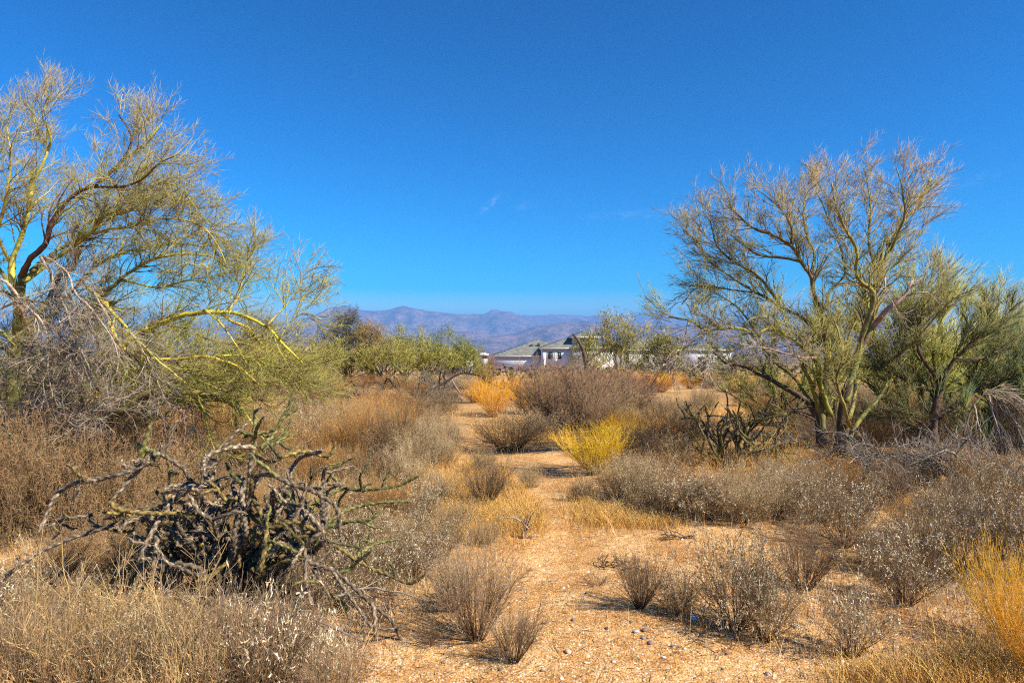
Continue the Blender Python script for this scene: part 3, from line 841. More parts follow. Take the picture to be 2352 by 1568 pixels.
for i, (a, b_, t_, w_) in enumerate(((30, 1700, 1400, 260), (120, 1680, 1380, 240), (220, 1690, 1400, 240), (320, 1660, 1390, 230), (410, 1690, 1430, 220), (60, 1560, 1340, 240), (170, 1540, 1350, 240), (280, 1530, 1350, 220), (-40, 1500, 1310, 240), (380, 1530, 1370, 200), (470, 1600, 1420, 180))):
    spot(['straw', 'twiggy', 'straw', 'leafy', 'straw', 'twiggy', 'straw', 'straw', 'pale', 'straw', 'tuft'][i], a, b_, t_, w_, 'AUTO', 'straw shrubs in the bottom left corner')
# --- dense mass right of the middle path
for (a, b_, t_, w_, kd) in ((1420, 1145, 1060, 120, 'fuzzy'), (1470, 1165, 1045, 160, 'fuzzy'), (1545, 1182, 1055, 170, 'fuzzy'), (1620, 1192, 1065, 170, 'fuzzy'), (1700, 1197, 1070, 170, 'fuzzy'), (1780, 1190, 1065, 170, 'fuzzy'), (1860, 1175, 1045, 150, 'leafy'),
        (1460, 1110, 1015, 130, 'fuzzy'), (1510, 1125, 1020, 160, 'brush'), (1600, 1135, 1060, 150, 'fuzzy'), (1680, 1138, 1075, 150, 'fuzzy'), (1770, 1130, 1050, 150, 'fuzzy'), (1840, 1125, 1055, 130, 'fuzzy'),
        (1480, 1070, 975, 150, 'brush'), (1550, 1075, 990, 100, 'fuzzy'), (1860, 1078, 1010, 90, 'rust')):
    if kd == 'fuzzy': kd = ['fuzzy', 'straw', 'fuzzy', 'leafy', 'rust', 'fuzzy', 'twiggy'][int(rng.integers(7))]
    t_ += rng.uniform(-18, 28); w_ *= rng.uniform(.8, 1.15)
    spot(kd, a, b_, t_, w_, 'AUTO', 'shrubs massed right of the path')
spot('leafy', 2000, 1172, 1085, 90, 'small dry shrub alone in shade right of the tree base')
spot('twiggy', 2050, 1160, 1050, 100, 'thin dry bush in front of the dead branches right of the tree')
spot('broom', 1365, 1090, 975, 160, 'bright yellow stemmed bush standing beside the path')
spot('broom', 1430, 1045, 955, 120, 'golden grassy bush just behind the bright yellow one')
spot('orange', 1440, 1010, 940, 120, 'dull orange dry bush between the yellow bush and the dark branchy one')
# --- left of the middle path
spot('twiggy', 1115, 1165, 1050, 130, 'brown twiggy shrub standing in golden grass left of the path')
spot('straw', 1170, 1034, 945, 175, 'rounded beige shrub standing in the bend of the path')
spot('fuzzy', 1015, 1075, 965, 110, 'dark-based rounded shrub on the left rim of the path')
spot('fuzzy', 1040, 1030, 960, 70, 'small grey shrub at the left bend of the path')
for (a, b_, t_, w_, kd) in ((960, 1085, 960, 120, 'fuzzy'), (900, 1075, 940, 150, 'rust'), (835, 1060, 925, 150, 'rust'), (770, 1060, 930, 140, 'rust'), (860, 1120, 1000, 150, 'rust'), (940, 1130, 1020, 130, 'fuzzy'), (1010, 1160, 1060, 120, 'fuzzy'),
        (960, 1010, 925, 130, 'fuzzy'), (1000, 985, 915, 110, 'fuzzy'), (900, 1000, 925, 130, 'rust'), (820, 1000, 915, 130, 'fuzzy'), (740, 1010, 920, 130, 'rust'), (700, 1050, 950, 120, 'rust'), (1040, 1220, 1120, 130, 'fuzzy'),
        (960, 1215, 1100, 140, 'leafy'), (880, 1200, 1080, 150, 'rust'), (800, 1190, 1070, 150, 'rust'), (790, 1120, 1010, 140, 'rust'), (700, 1120, 1010, 150, 'rust'), (620, 1110, 1000, 150, 'rust'), (560, 1080, 960, 150, 'rust'), (480, 1090, 980, 150, 'fuzzy'),
        (1010, 1290, 1180, 130, 'leafy'), (910, 1270, 1150, 150, 'fuzzy'), (820, 1280, 1150, 160, 'leafy'), (1110, 1250, 1170, 90, 'fuzzy'), (730, 1210, 1080, 150, 'rust'), (640, 1200, 1070, 150, 'rust'), (540, 1180, 1050, 150, 'thicket')):
    t_ += rng.uniform(-15, 25); w_ *= rng.uniform(.8, 1.15)
    if kd == 'rust' and rng.random() < .5: kd = ['straw', 'fuzzy', 'leafy', 'brush'][int(rng.integers(4))]
    spot(kd, a, b_, t_, w_, 'AUTO', 'shrubs between the big cactus and the path')
for (a, b_, t_, w_) in ((30, 1240, 1020, 240), (130, 1225, 1000, 240), (230, 1215, 1010, 240), (330, 1190, 1030, 230), (60, 1160, 960, 240), (170, 1130, 950, 240), (280, 1130, 960, 230), (390, 1160, 1010, 200), (-40, 1180, 930, 230), (450, 1150, 1020, 180), (90, 1090, 900, 200), (220, 1080, 910, 200), (-30, 1090, 880, 200)):
    spot('thicket', a, b_, t_, w_, 'AUTO', 'thickets under the left tree')
for (a, b_, t_, w_, kd) in ((150, 1330, 1200, 200, 'thicket'), (330, 1310, 1180, 220, 'thicket'), (470, 1300, 1150, 220, 'thicket'), (620, 1300, 1150, 220, 'rust'), (740, 1310, 1170, 200, 'leafy'), (860, 1350, 1220, 180, 'leafy'), (420, 1400, 1270, 220, 'brush'), (560, 1400, 1260, 220, 'brush'),
        (680, 1400, 1260, 200, 'brush'), (790, 1400, 1270, 180, 'leafy'), (250, 1420, 1310, 220, 'straw'), (110, 1430, 1320, 220, 'straw'), (0, 1420, 1290, 200, 'leafy'), (870, 1430, 1330, 120, 'sprig'), (370, 1250, 1120, 220, 'thicket'), (560, 1240, 1110, 200, 'rust'), (700, 1330, 1210, 160, 'brush'), (330, 1470, 1370, 200, 'straw'), (620, 1500, 1400, 220, 'thicket'), (420, 1490, 1390, 220, 'thicket'), (480, 1480, 1370, 200, 'leafy')):
    spot(kd, a, b_, t_, w_, 'AUTO', 'brush tangled round the big cactus')
# --- middle distance individuals
spot('catclaw', 1312, 984, 834, 300, 'big dark brown branchy bush right of the path, lighter twigs on top')
spot('brush', 1430, 975, 880, 170, 'greyish brown bush leaning against the right flank of the big dark one')
spot('catclaw', 1400, 955, 858, 190, 'dark branchy bush adjoining the biggest one on its right')
spot('orange', 1135, 958, 866, 120, 'orange dry bush left in front of the big dark one')
spot('orange', 1212, 950, 862, 110, 'orange dry bush half behind the big dark one')
spot('orange', 1520, 900, 850, 125, 'orange bush in front of the white house')
spot('orange', 1585, 893, 858, 70, 'smaller orange bush right of the one in front of the house')
spot('orange', 1690, 902, 856, 95, 'orange bush seen just left of the right tree trunk')
spot('orange', 897, 892, 862, 50, 'faded orange shrub at the foot of the far green trees', i=0)
spot('reddish', 1117, 882, 812, 62, 'reddish brown bush right of the saguaro')
spot('reddish', 1275, 912, 843, 150, 'reddish brown bush standing before the house windows')
spot('reddish', 1400, 905, 842, 150, 'reddish bush below the pale green tree by the house')
spot('reddish', 1470, 905, 846, 130, 'reddish bush right of the one below the pale tree')
spot('reddish', 1200, 900, 866, 90, 'dull brown bush before the left wing of the house')
spot('brush', 1345, 898, 850, 120, 'dark thorny bush under the raised roof of the house')

for (a, b_, t_, w_, kd) in ((1000, 955, 895, 110, 'fuzzy'), (940, 960, 890, 130, 'brush'), (1015, 925, 880, 80, 'brush'), (1090, 925, 885, 70, 'rust'), (870, 965, 890, 120, 'rust'), (1250, 1000, 940, 110, 'fuzzy'), (1215, 1120, 1060, 60, 'fuzzy'), (1110, 1090, 1030, 80, 'fuzzy'), (1335, 1150, 1090, 70, 'leafy'), (1110, 905, 870, 80, 'orange'), (960, 915, 870, 100, 'rust'), (1060, 895, 865, 80, 'fuzzy')):
    spot(kd, a, b_, t_, w_, 'AUTO', 'shrubs crowding the end of the path')
for i, (a, t_, w_, kd) in enumerate(((770, 858, 90, 'brush'), (840, 855, 100, 'rust'), (905, 858, 100, 'brush'), (960, 852, 90, 'fuzzy'), (1015, 856, 90, 'brush'), (1060, 858, 70, 'fuzzy'), (700, 858, 110, 'brush'))):
    spot(kd, a, 890+i % 3, t_, w_, 'AUTO', 'low brush at the foot of the far green trees')
# --- fill: dry brush over the whole plain, thinning the fore sand
filln = {}
def fill(n, py0, py1, kinds, hr, wr, label, group, px0=-150, px1=2500, sep=.5, cat='shrub'):
    c = 0; tries = 0
    while c < n and tries < n*60:
        tries += 1
        px = rng.uniform(px0, px1); py = rng.uniform(py0, py1)
        if inside(OPEN, px, py) or (py < 900 and 1125 < px < 1320 and rng.random() < .8) or any(a < px < b_ and c_ < py < d for a, b_, c_, d in ((1830, 2010, 1035, 1140), (1570, 1810, 985, 1150), (1460, 1585, 860, 930), (1640, 1740, 860, 930), (1290, 1460, 1000, 1110), (1080, 1240, 890, 985))): continue
        x, y, z = gp(px, py); x = float(x); y = float(y)
        H = rng.uniform(*hr)*(.6 if 1110 < px < 1340 and py < 900 else 1); Wd = H*rng.uniform(*wr)
        if on_path(np.array([x]), np.array([y]), Wd*.45)[0]: continue
        if any((x-a)**2+(y-b)**2 < (sep*.5*(Wd+w_))**2 for a, b, w_ in ALLP): continue
        kd = kinds[int(rng.integers(len(kinds)))]
        place(kd, x, y, H, Wd, label, group, cat); c += 1
    return c
print('fill', fill(34, 1060, 1290, ['leafy', 'fuzzy', 'rust', 'brush'], (.35, .6), (1.1, 1.6), 'AUTO', 'shrubs round the right tree', 1850, 2760),
      fill(100, 930, 1060, ['brush', 'fuzzy', 'brush', 'rust'], (.45, .8), (1.2, 1.9), 'AUTO', 'brush in front of the right tree', 1380, 2760, .42),
      fill(70, 905, 1100, ['brush', 'fuzzy', 'rust', 'reddish'], (.45, .9), (1.2, 1.9), 'AUTO', 'brush behind the left tree', -420, 1000, .42),
      fill(110, 872, 930, ['brush', 'reddish', 'brush', 'fuzzy', 'orange'], (.4, .8), (1.8, 3.0), 'AUTO', 'bushes in the far brush', -420, 2760, .40))
# ================================================================== TREES
YG = (.42, .38, .06); OLIVE = (.15, .14, .035); BROWN = (.10, .065, .04); PINK = (.44, .33, .23); GREY = (.36, .285, .21); YG2 = (.25, .225, .055); DGREY = (.12, .105, .09)

def limb_world(pts, Y, step=.06, wob=.012):
    p = np.array([np.append(W(a, b, Y+dy), 0) for a, b, dy in pts])[:, :3]
    s = smooth_line(p, step)
    n = len(s)
    nz = rng.normal(size=(n, 3)); nz = np.cumsum(nz, 0); nz -= np.linspace(0, 1, n)[:, None]*nz[-1]
    return s+nz*wob*.35

def build_tree(name, label, base, Y, limbs, group=None, cat='tree', per_m=6.5, L1=.75, L2=.42, L3=.24, n2=6, n3=7, up=.10, droop=0., cols=None, r2=.004, rmin=.0022, matb=None, a=38, crown='crown', smul=1.0, topcol=None, ztop=None):
    bx, by = (base[0]-CX)/F*Y, Y
    loc = np.array([bx, by, float(height(bx, by))])
    root = empty(name, tuple(loc)); tag(root, label, cat, group)
    A1 = []; AR1 = []; AC1 = []
    for li, lb in enumerate(limbs):
        pts, r0, r1, col = lb[:4]; dens = lb[4] if len(lb) > 4 else 1.0
        dead = col in (GREY,)
        P = limb_world(pts, Y)-loc
        n = len(P); R = r0+(r1-r0)*np.linspace(0, 1, n)**.8
        R = R*(1+.10*np.sin(np.linspace(0, n*.35, n)+li))*(1+.05*rng.normal(size=n))
        b = MB(); sd = 9 if r0 > .04 else 7
        shp = 1+.10*rng.normal(size=(n, sd)) if r0 > .04 else None
        if shp is not None:
            shp = (shp+np.roll(shp, 1, 0)+np.roll(shp, -1, 0))/3
        b.tube(P, R, cvar(col, 1, .12)[0], sd, shape=shp, cap=True)
        dark = r0 > .07 and li == 0
        b.build('trunk' if li == 0 else ('dead_limb' if dead else 'limb'), M_dead if dead else (M_darkbark if dark or col == BROWN else M_bark), root, smooth=True)
        if dens > 0:
            Lm = np.linalg.norm(np.diff(P, axis=0), axis=1).sum()
            m = max(1, int(Lm*per_m*dens))
            q, rr, _ = grow(P[None], R[None], m, L1*(.75 if dead else 1), a, K=6, wob=.20, up=(-.05 if dead else up), droop=droop, t0=.25, t1=1.0, rr=.42, taper=.3, tipshort=.35)
            # the end of the limb goes on as a twig of its own
            A1.append(q); AR1.append(np.clip(rr, .004, .016)); AC1.append(np.tile(np.array([1.0 if dead else 0.0]), len(q)))
    P1 = np.concatenate(A1); R1 = np.concatenate(AR1); D1 = np.concatenate(AC1) > .5
    cols = cols or [YG, YG, OLIVE, PINK]
    b = MB(); bd = MB()
    def addl(P, R, D, cs, sides):
        P_ = P[~D]
        if len(P_):
            c = pick(cs, len(P_), v=.25, h=.06)
            if topcol is not None:
                zz = P_[:, -1, 2]; f = np.clip((zz-ztop[0])/(ztop[1]-ztop[0]), 0, 1); sel = rng.random(len(P_)) < f*.85
                c[sel] = pick(topcol, int(sel.sum()), v=.2)
            b.tube(P_, R[~D], c, sides)
        if D.any(): bd.tube(P[D], R[D], pick([GREY, (.24, .18, .13), (.44, .36, .27)], int(D.sum())), sides)
    addl(P1, R1*smul, D1, [cols[0], OLIVE, cols[-1]], 4)
    P2, R2, _ = grow(P1, R1, n2, L2, a, K=3, wob=.16, up=up*1.2, droop=droop, t0=.15, rr=.6, taper=.4, tipshort=.3)
    D2 = np.repeat(D1, n2); R2 = np.clip(R2, rmin*1.2, r2*1.6)
    addl(P2, R2*smul, D2, cols, 3)
    P3, R3, _ = grow(P2, R2, n3, L3, a*1.15, K=2, wob=.14, up=up*1.0, droop=droop, t0=.1, rr=.7, taper=.5, tipshort=.25)
    D3 = np.repeat(D2, n3); keep = ~D3 | (rng.random(len(D3)) < .6)
    addl(P3[keep], np.full(P3[keep].shape[:2], rmin)*smul*np.array([1, .6]), D3[keep], cols, 3)
    if b.n: b.build(crown, M_green, root)
    if bd.n: bd.build('dead_twigs', M_dead, root)
    return root, P2, P3

def c1(pts): return [(450+1000+(x+max(0, 500-x)*.12-max(0, x-1100)*.25)*.575, 274+(y+85*min(1, max(0, (650-y)/500)))*.575, dy) for x, y, dy in pts]      # positions read off the right tree
def c0(pts): return [((x-max(0, x-900)*(.13 if y < 1100 else .04))*.5, 117.6+(y+125*min(1, max(0, (800-y)/600)))*.5, dy) for x, y, dy in pts]                   # positions read off the left tree

YR = float(gp(1900, 1062)[1])
R_limbs = [
 (c1([(790, 1400, 0), (770, 1330, 0), (755, 1250, 0), (745, 1190, 0.02), (700, 1120, .05)]), .10, .06, BROWN, 0),
 (c1([(838, 1400, 0), (835, 1280, .03), (850, 1130, .05), (868, 1060, .08)]), .085, .062, BROWN, 0),
 (c1([(850, 1130, .05), (885, 1010, .1), (905, 950, .1), (960, 840, .15), (972, 700, .2), (1000, 620, .25), (1035, 500, .3), (1075, 390, .3), (1150, 290, .4), (1230, 150, .5)]), .066, .012, YG2),
 (c1([(900, 960, .1), (925, 850, 0), (960, 760, -.05), (962, 690, -.1), (915, 650, -.2), (893, 600, -.25), (900, 540, -.3), (890, 470, -.3), (850, 390, -.35), (820, 290, -.4), (800, 170, -.4)]), .05, .010, YG2),
 (c1([(1000, 620, .25), (960, 520, .35), (950, 420, .45), (960, 300, .5), (940, 170, .6), (930, 110, .6)]), .025, .008, YG2),
 (c1([(1035, 500, .3), (1060, 420, .1), (1090, 330, 0), (1080, 200, -.1), (1060, 110, -.1)]), .022, .008, YG2),
 (c1([(960, 840, .15), (1010, 770, -.1), (1060, 735, -.2), (1095, 705, -.2), (1115, 665, -.2), (1130, 645, -.2)]), .042, .018, GREY, .25),
 (c1([(1095, 707, -.2), (1140, 695, -.3), (1210, 690, -.35)]), .016, .008, GREY, .5),
 (c1([(1010, 620, .2), (1015, 690, -.1), (1050, 740, -.3), (1080, 800, -.3)]), .014, .005, GREY, .5),
 (c1([(765, 1300, 0), (760, 1150, -.05), (788, 1000, -.1), (778, 890, -.1), (770, 790, -.1), (735, 690, -.15), (718, 610, -.2), (683, 555, -.2), (640, 470, -.3), (560, 415, -.35), (470, 370, -.4), (380, 290, -.5)]), .06, .012, OLIVE),
 (c1([(718, 610, -.2), (735, 520, 0), (700, 430, .2), (690, 330, .3), (700, 220, .4)]), .028, .010, OLIVE),
 (c1([(683, 555, -.2), (600, 530, 0), (520, 520, .2), (440, 470, .4), (380, 420, .6)]), .022, .008, OLIVE),
 (c1([(640, 470, -.3), (640, 380, -.5), (600, 300, -.6), (520, 220, -.8)]), .018, .007, OLIVE),
 (c1([(700, 1120, .05), (650, 1090, .1), (590, 1060, .3), (520, 1020, .5), (440, 985, .7), (370, 975, .8), (300, 925, .9)]), .045, .012, BROWN, .8),
 (c1([(750, 1170, 0), (720, 1060, -.3), (680, 960, -.5), (730, 900, -.6), (640, 850, -.6)]), .04, .015, YG2, .7),
 (c1([(790, 1180, 0), (760, 1050, -.3), (735, 950, -.5), (660, 880, -.7), (560, 825, -.9), (490, 862, -1.0), (440, 832, -1.0), (330, 836, -1.1), (262, 836, -1.2), (190, 800, -1.3), (100, 790, -1.3)]), .045, .010, YG2),
 (c1([(440, 832, -1.0), (480, 800, -1.0), (560, 790, -.9)]), .02, .008, YG2, .6),
 (c1([(190, 800, -1.3), (160, 900, -1.4), (140, 960, -1.4)]), .012, .005, GREY, 1.0),
 (c1([(262, 836, -1.2), (200, 890, -1.3), (150, 930, -1.3), (80, 970, -1.2)]), .012, .005, GREY, 1.0),
 (c1([(330, 836, -1.1), (300, 900, -1.1), (270, 970, -1.2)]), .012, .005, GREY, 1.0),
 (c1([(740, 950, -.5), (680, 950, -.8), (600, 930, -1.0), (520, 910, -1.1), (450, 915, -1.2), (390, 950, -1.2)]), .018, .006, GREY, .8),
 (c1([(780, 900, -.1), (700, 810, .1), (610, 760, .3), (480, 690, .5), (340, 600, .6), (270, 540, .7), (240, 470, .7), (165, 400, .8)]), .032, .008, OLIVE, 1.1),
 (c1([(480, 690, .5), (380, 680, .4), (300, 670, .3), (220, 680, .2), (160, 740, .2)]), .018, .007, BROWN, 1.2),
 (c1([(610, 760, .3), (520, 640, 0), (420, 560, -.2), (330, 480, -.3), (290, 350, -.3)]), .024, .008, OLIVE, 1.1),
 (c1([(760, 790, -.1), (800, 690, .4), (860, 600, .6), (840, 480, .7), (790, 350, .8), (740, 220, .8)]), .025, .008, OLIVE),
 (c1([(850, 1300, 0), (920, 1190, .1), (1000, 1100, .2), (1050, 960, .3), (1095, 860, .4), (1170, 730, .6), (1240, 600, .7)]), .038, .009, YG2),
 (c1([(1050, 960, .3), (1150, 880, .0), (1250, 790, -.2), (1340, 720, -.3)]), .022, .007, YG2),
 (c1([(870, 1200, 0), (890, 1050, .4), (860, 930, .6), (900, 800, .8), (1000, 640, 1.0), (1110, 500, 1.1), (1190, 370, 1.1)]), .032, .008, YG2),
 (c1([(880, 1230, 0), (850, 1150, -.3), (820, 1050, -.5), (850, 930, -.6), (810, 800, -.6)]), .03, .01, YG2, .8),
 (c1([(720, 1130, 0), (640, 1020, .3), (560, 960, .5), (500, 860, .7), (420, 760, .9), (330, 700, 1.0)]), .03, .008, OLIVE),
 (c1([(740, 1200, 0), (640, 1160, -.3), (590, 1180, -.5), (575, 1270, -.6), (580, 1380, -.6)]), .018, .007, BROWN, .5),
 (c1([(740, 1190, 0), (640, 1150, .3), (600, 1090, .4), (605, 1200, .5), (612, 1330, .5)]), .014, .007, BROWN, .3),
]
treeR = build_tree('palo_verde_tree', 'tall open palo verde with yellow green forked trunk, standing right of the path', (1900, 1062), YR, R_limbs, n2=6, n3=9, L1=.56, L2=.34, L3=.155, rmin=.0018, per_m=12.5, a=34,
    topcol=[(.38, .27, .17), (.32, .20, .12), (.34, .29, .12)], ztop=(2.7, 4.6), cols=[(.33, .29, .05), OLIVE, (.27, .25, .06), (.21, .14, .07)], up=.10)[0]

YL = 8.2
L_limbs = [
 (c0([(70, 1720, .3), (65, 1500, .3), (75, 1400, .3), (95, 1290, .3), (92, 1150, .2), (100, 1030, .2)]), .085, .05, OLIVE, .3),
 (c0([(92, 1150, .2), (60, 1000, .2), (105, 860, .2), (135, 720, .2), (150, 580, .3), (185, 480, .3), (220, 370, .3), (175, 270, .4), (140, 140, .4)]), .045, .008, YG, 1.25),
 (c0([(220, 370, .3), (232, 290, .2), (195, 170, .1), (225, 80, .1)]), .016, .006, YG, 1.4),
 (c0([(100, 1030, .2), (150, 950, 0), (205, 895, -.1), (245, 800, -.2), (310, 680, -.2), (380, 610, -.2), (440, 578, -.2), (515, 495, -.1), (575, 410, 0), (602, 290, 0), (545, 170, .1)]), .042, .008, BROWN, 1.25),
 (c0([(575, 410, 0), (640, 360, -.2), (700, 280, -.3), (745, 205, -.3)]), .014, .006, YG, 1.4),
 (c0([(440, 578, -.2), (560, 570, -.5), (650, 530, -.6), (720, 450, -.7), (800, 400, -.8)]), .018, .006, BROWN, 1.3),
 (c0([(110, 1060, .2), (240, 960, .5), (345, 900, .6), (430, 835, .6), (505, 740, .5), (600, 715, .3), (700, 635, .2), (830, 645, .1)]), .04, .008, YG, 1.2),
 (c0([(505, 740, .5), (620, 640, .2), (740, 560, -.1), (840, 600, -.3), (900, 700, -.4)]), .018, .006, YG, 1.4),
 (c0([(430, 835, .6), (600, 800, .1), (780, 760, -.3), (920, 790, -.4), (1010, 880, -.4), (1060, 980, -.4)]), .022, .006, YG, 1.4),
 (c0([(560, 1050, .8), (720, 1080, .5), (880, 1050, .2), (1020, 1080, .1), (1130, 1150, .1)]), .018, .006, YG, 1.4),
 (c0([(700, 960, .8), (860, 850, .9), (980, 830, 1.0), (1090, 900, 1.0), (1180, 1010, 1.0)]), .014, .005, PINK, 1.4),
 (c0([(0, 1100, .5), (180, 1150, .9), (340, 1120, 1.0), (480, 1050, 1.1)]), .02, .006, OLIVE, 1.6),
 (c0([(100, 1300, .2), (260, 1250, .3), (420, 1290, .2), (560, 1400, 0), (640, 1530, -.1)]), .018, .006, OLIVE, 1.5),
 (c0([(150, 1010, .2), (300, 900, 1.0), (400, 840, 1.2), (560, 720, 1.4), (700, 560, 1.5), (790, 500, 1.6)]), .035, .008, OLIVE, 1.2),
 (c0([(200, 1260, .3), (330, 1100, .8), (500, 950, 1.1), (650, 900, 1.2), (800, 880, 1.3), (960, 900, 1.4)]), .035, .008, OLIVE, 1.3),
 (c0([(230, 1440, .3), (330, 1310, .5), (440, 1160, .7), (560, 1050, .8), (700, 960, .8), (850, 930, .8), (1010, 960, .8), (1080, 1010, .8)]), .04, .008, YG, 1.2),
 (c0([(390, 1460, .2), (470, 1400, .1), (560, 1350, 0), (690, 1265, -.1), (820, 1205, -.2), (940, 1187, -.3), (1060, 1190, -.3), (1150, 1218, -.4), (1235, 1262, -.4), (1300, 1325, -.5), (1420, 1440, -.5)]), .050, .011, (.56, .45, .05), .45),
 (c0([(1000, 1187, -.3), (1080, 1240, -.1), (1150, 1262, 0), (1230, 1345, .1), (1390, 1420, .1)]), .024, .008, (.56, .45, .05), .8),
 (c0([(940, 1187, -.3), (1010, 1240, -.5), (1080, 1330, -.6), (1150, 1440, -.6)]), .014, .006, YG, 1.0),
 (c0([(1060, 1190, -.3), (1110, 1110, -.1), (1150, 1010, 0), (1200, 900, 0)]), .012, .005, YG, 1.5),
 (c0([(1235, 1262, -.4), (1300, 1200, -.3), (1380, 1110, -.2), (1470, 1030, -.2)]), .010, .005, YG, 1.5),
 (c0([(1300, 1325, -.5), (1350, 1250, -.5), (1420, 1200, -.5), (1500, 1230, -.5)]), .009, .005, YG, 1.5),
 (c0([(390, 1070, 0), (480, 1150, -.4), (590, 1270, -.6), (690, 1385, -.8), (770, 1450, -.8), (860, 1530, -.8)]), .026, .009, (.54, .42, .06), .7),
 (c0([(480, 1150, -.4), (540, 1330, -.6), (640, 1400, -.7), (800, 1415, -.7), (960, 1408, -.8), (1090, 1450, -.8), (1200, 1530, -.8)]), .028, .009, (.54, .43, .06), .8),
 (c0([(960, 1408, -.8), (1100, 1400, -.5), (1250, 1440, -.4), (1400, 1500, -.3)]), .012, .005, YG, 1.4),
 (c0([(800, 1415, -.7), (900, 1500, -.5), (1050, 1560, -.4), (1250, 1590, -.3)]), .012, .005, YG, 1.4),
 (c0([(620, 1600, .4), (780, 1480, .6), (950, 1440, .9), (1120, 1460, 1.1), (1300, 1490, 1.2), (1500, 1560, 1.3)]), .016, .006, YG, 1.8),
 (c0([(900, 1300, .6), (1050, 1350, .8), (1200, 1330, .9), (1330, 1290, 1.0)]), .014, .006, OLIVE, 1.6),
 (c0([(330, 1720, .1), (430, 1700, 0), (500, 1690, -.1), (560, 1640, -.2), (650, 1590, -.2), (740, 1570, -.3), (860, 1570, -.3), (1020, 1590, -.3), (1060, 1605, -.3), (1120, 1660, -.3)]), .08, .035, (.24, .21, .05), .2),
 (c0([(1040, 1580, -.3), (1090, 1600, -.4), (1150, 1680, -.5), (1230, 1790, -.5)]), .022, .007, YG, .4),
 (c0([(500, 1690, -.1), (620, 1600, .5), (800, 1500, .8), (900, 1440, .9)]), .03, .01, OLIVE, .8),
 (c0([(240, 1500, .4), (330, 1330, .7), (420, 1230, .9), (520, 1150, 1.1)]), .06, .02, OLIVE, .6),
 (c0([(95, 1290, .3), (180, 1180, .6), (260, 1060, .9), (330, 1000, 1.1), (370, 860, 1.2), (390, 700, 1.2), (330, 560, 1.1)]), .04, .009, OLIVE, 1.2),
 (c0([(92, 1150, .3), (0, 1010, .6), (-90, 880, .8), (-120, 700, .9), (-80, 520, .9), (-20, 380, .9)]), .04, .009, YG, 1.2),
 (c0([(60, 1000, .3), (0, 850, 0), (20, 700, -.2), (40, 550, -.3), (50, 400, -.3), (30, 230, -.3)]), .028, .007, YG, 1.3),
 (c0([(-100, 1040, -.6), (10, 1045, -.8), (60, 1080, -.9), (90, 1130, -.9), (150, 1195, -1.0), (205, 1275, -1.0), (215, 1380, -1.0), (220, 1480, -1.0)]), .022, .008, GREY, .8),
 (c0([(190, 945, -.3), (225, 1010, -.5), (245, 1090, -.6), (295, 1170, -.8), (335, 1280, -.9), (380, 1380, -1.0), (430, 1500, -1.0)]), .024, .007, GREY, 1.0),
 (c0([(-60, 1230, -.8), (20, 1180, -.9), (110, 1135, -1.0), (200, 1105, -.9), (245, 1088, -.8)]), .014, .008, GREY, .7),
 (c0([(200, 945, -.3), (260, 980, -.6), (320, 1020, -.9), (350, 1100, -1.0), (420, 1180, -1.1), (500, 1290, -1.1), (540, 1380, -1.1), (535, 1500, -1.1)]), .015, .005, GREY, 1.2),
 (c0([(95, 1170, -.5), (120, 1240, -.6), (145, 1330, -.7), (120, 1420, -.7), (130, 1520, -.7)]), .018, .006, (.40, .24, .15), .6),
 (c0([(245, 1090, -.6), (230, 1190, -.7), (280, 1300, -.8), (350, 1400, -.9), (300, 1540, -.9)]), .012, .005, GREY, 1.2),
 (c0([(430, 1100, -.5), (520, 1250, -.7), (600, 1300, -.8), (700, 1480, -.9), (760, 1600, -.9)]), .012, .005, GREY, .9),
 (c0([(700, 1560, -.3), (800, 1620, -.5), (850, 1700, -.5), (840, 1830, -.5)]), .014, .005, GREY, .7),
 (c0([(900, 1570, -.3), (940, 1650, -.5), (960, 1760, -.5), (1010, 1880, -.5)]), .012, .005, YG, .7),
]
treeL = build_tree('palo_verde_tree', 'huge sprawling palo verde filling the left side, yellow limbs arching low over the brush', (50, 1010), YL, L_limbs, n2=6, n3=9, L1=.54, L2=.34, L3=.155, per_m=11, a=40, rmin=.0016,
    topcol=[(.42, .31, .19), (.46, .36, .17), (.38, .36, .10)], ztop=(2.8, 5.0), cols=[YG, (.42, .38, .09), (.26, .24, .06), (.24, .16, .08)], up=.07)[0]

# ---- green feathery shrubs and trees behind and right of the right tree
def auto_limbs(px, py, n, Hpx, Wpx, r0=.04, col=OLIVE, dens=1.0, lean=0, zs=1.0, curve=1.0):
    """limbs fanning from a base: end points inside an ellipse Wpx wide and Hpx tall"""
    out = []
    for i in range(n):
        u = -1+2*(i+.5)/n+rng.uniform(-.12, .12)
        ex = px+lean+u*Wpx/2; ey = py-Hpx*math.sqrt(max(0.12, 1-u*u*.75))*rng.uniform(.7, .98)
        d = rng.uniform(-1, 1)*Wpx/F*zs*3
        pts = []
        for t in (0, .2, .45, .75, 1):
            pts.append((px+(ex-px)*t**(.8+.2*curve)+rng.normal()*Wpx*.015, py+(ey-py)*(t**.9)+rng.normal()*Wpx*.015, d*t))
        out.append((pts, r0*rng.uniform(.6, 1.1), r0*.2, col, dens))
    return out
G1 = (.21, .23, .045); G2 = (.36, .35, .065); G3 = (.09, .11, .03)
Yg = YR*1.28
build_tree('green_palo_verde_tree', 'bushy bright green palo verde behind and right of the tall open one', (2130, 1000), Yg, auto_limbs(2130, 1010, 14, 390, 560, .04, YG2), cols=[G2, G1, YG, G2], topcol=[(.33, .32, .10)], ztop=(2.4, 3.6), up=.18, per_m=9, a=28, L1=.6, L2=.4, L3=.27, n2=6, n3=8, rmin=.003)
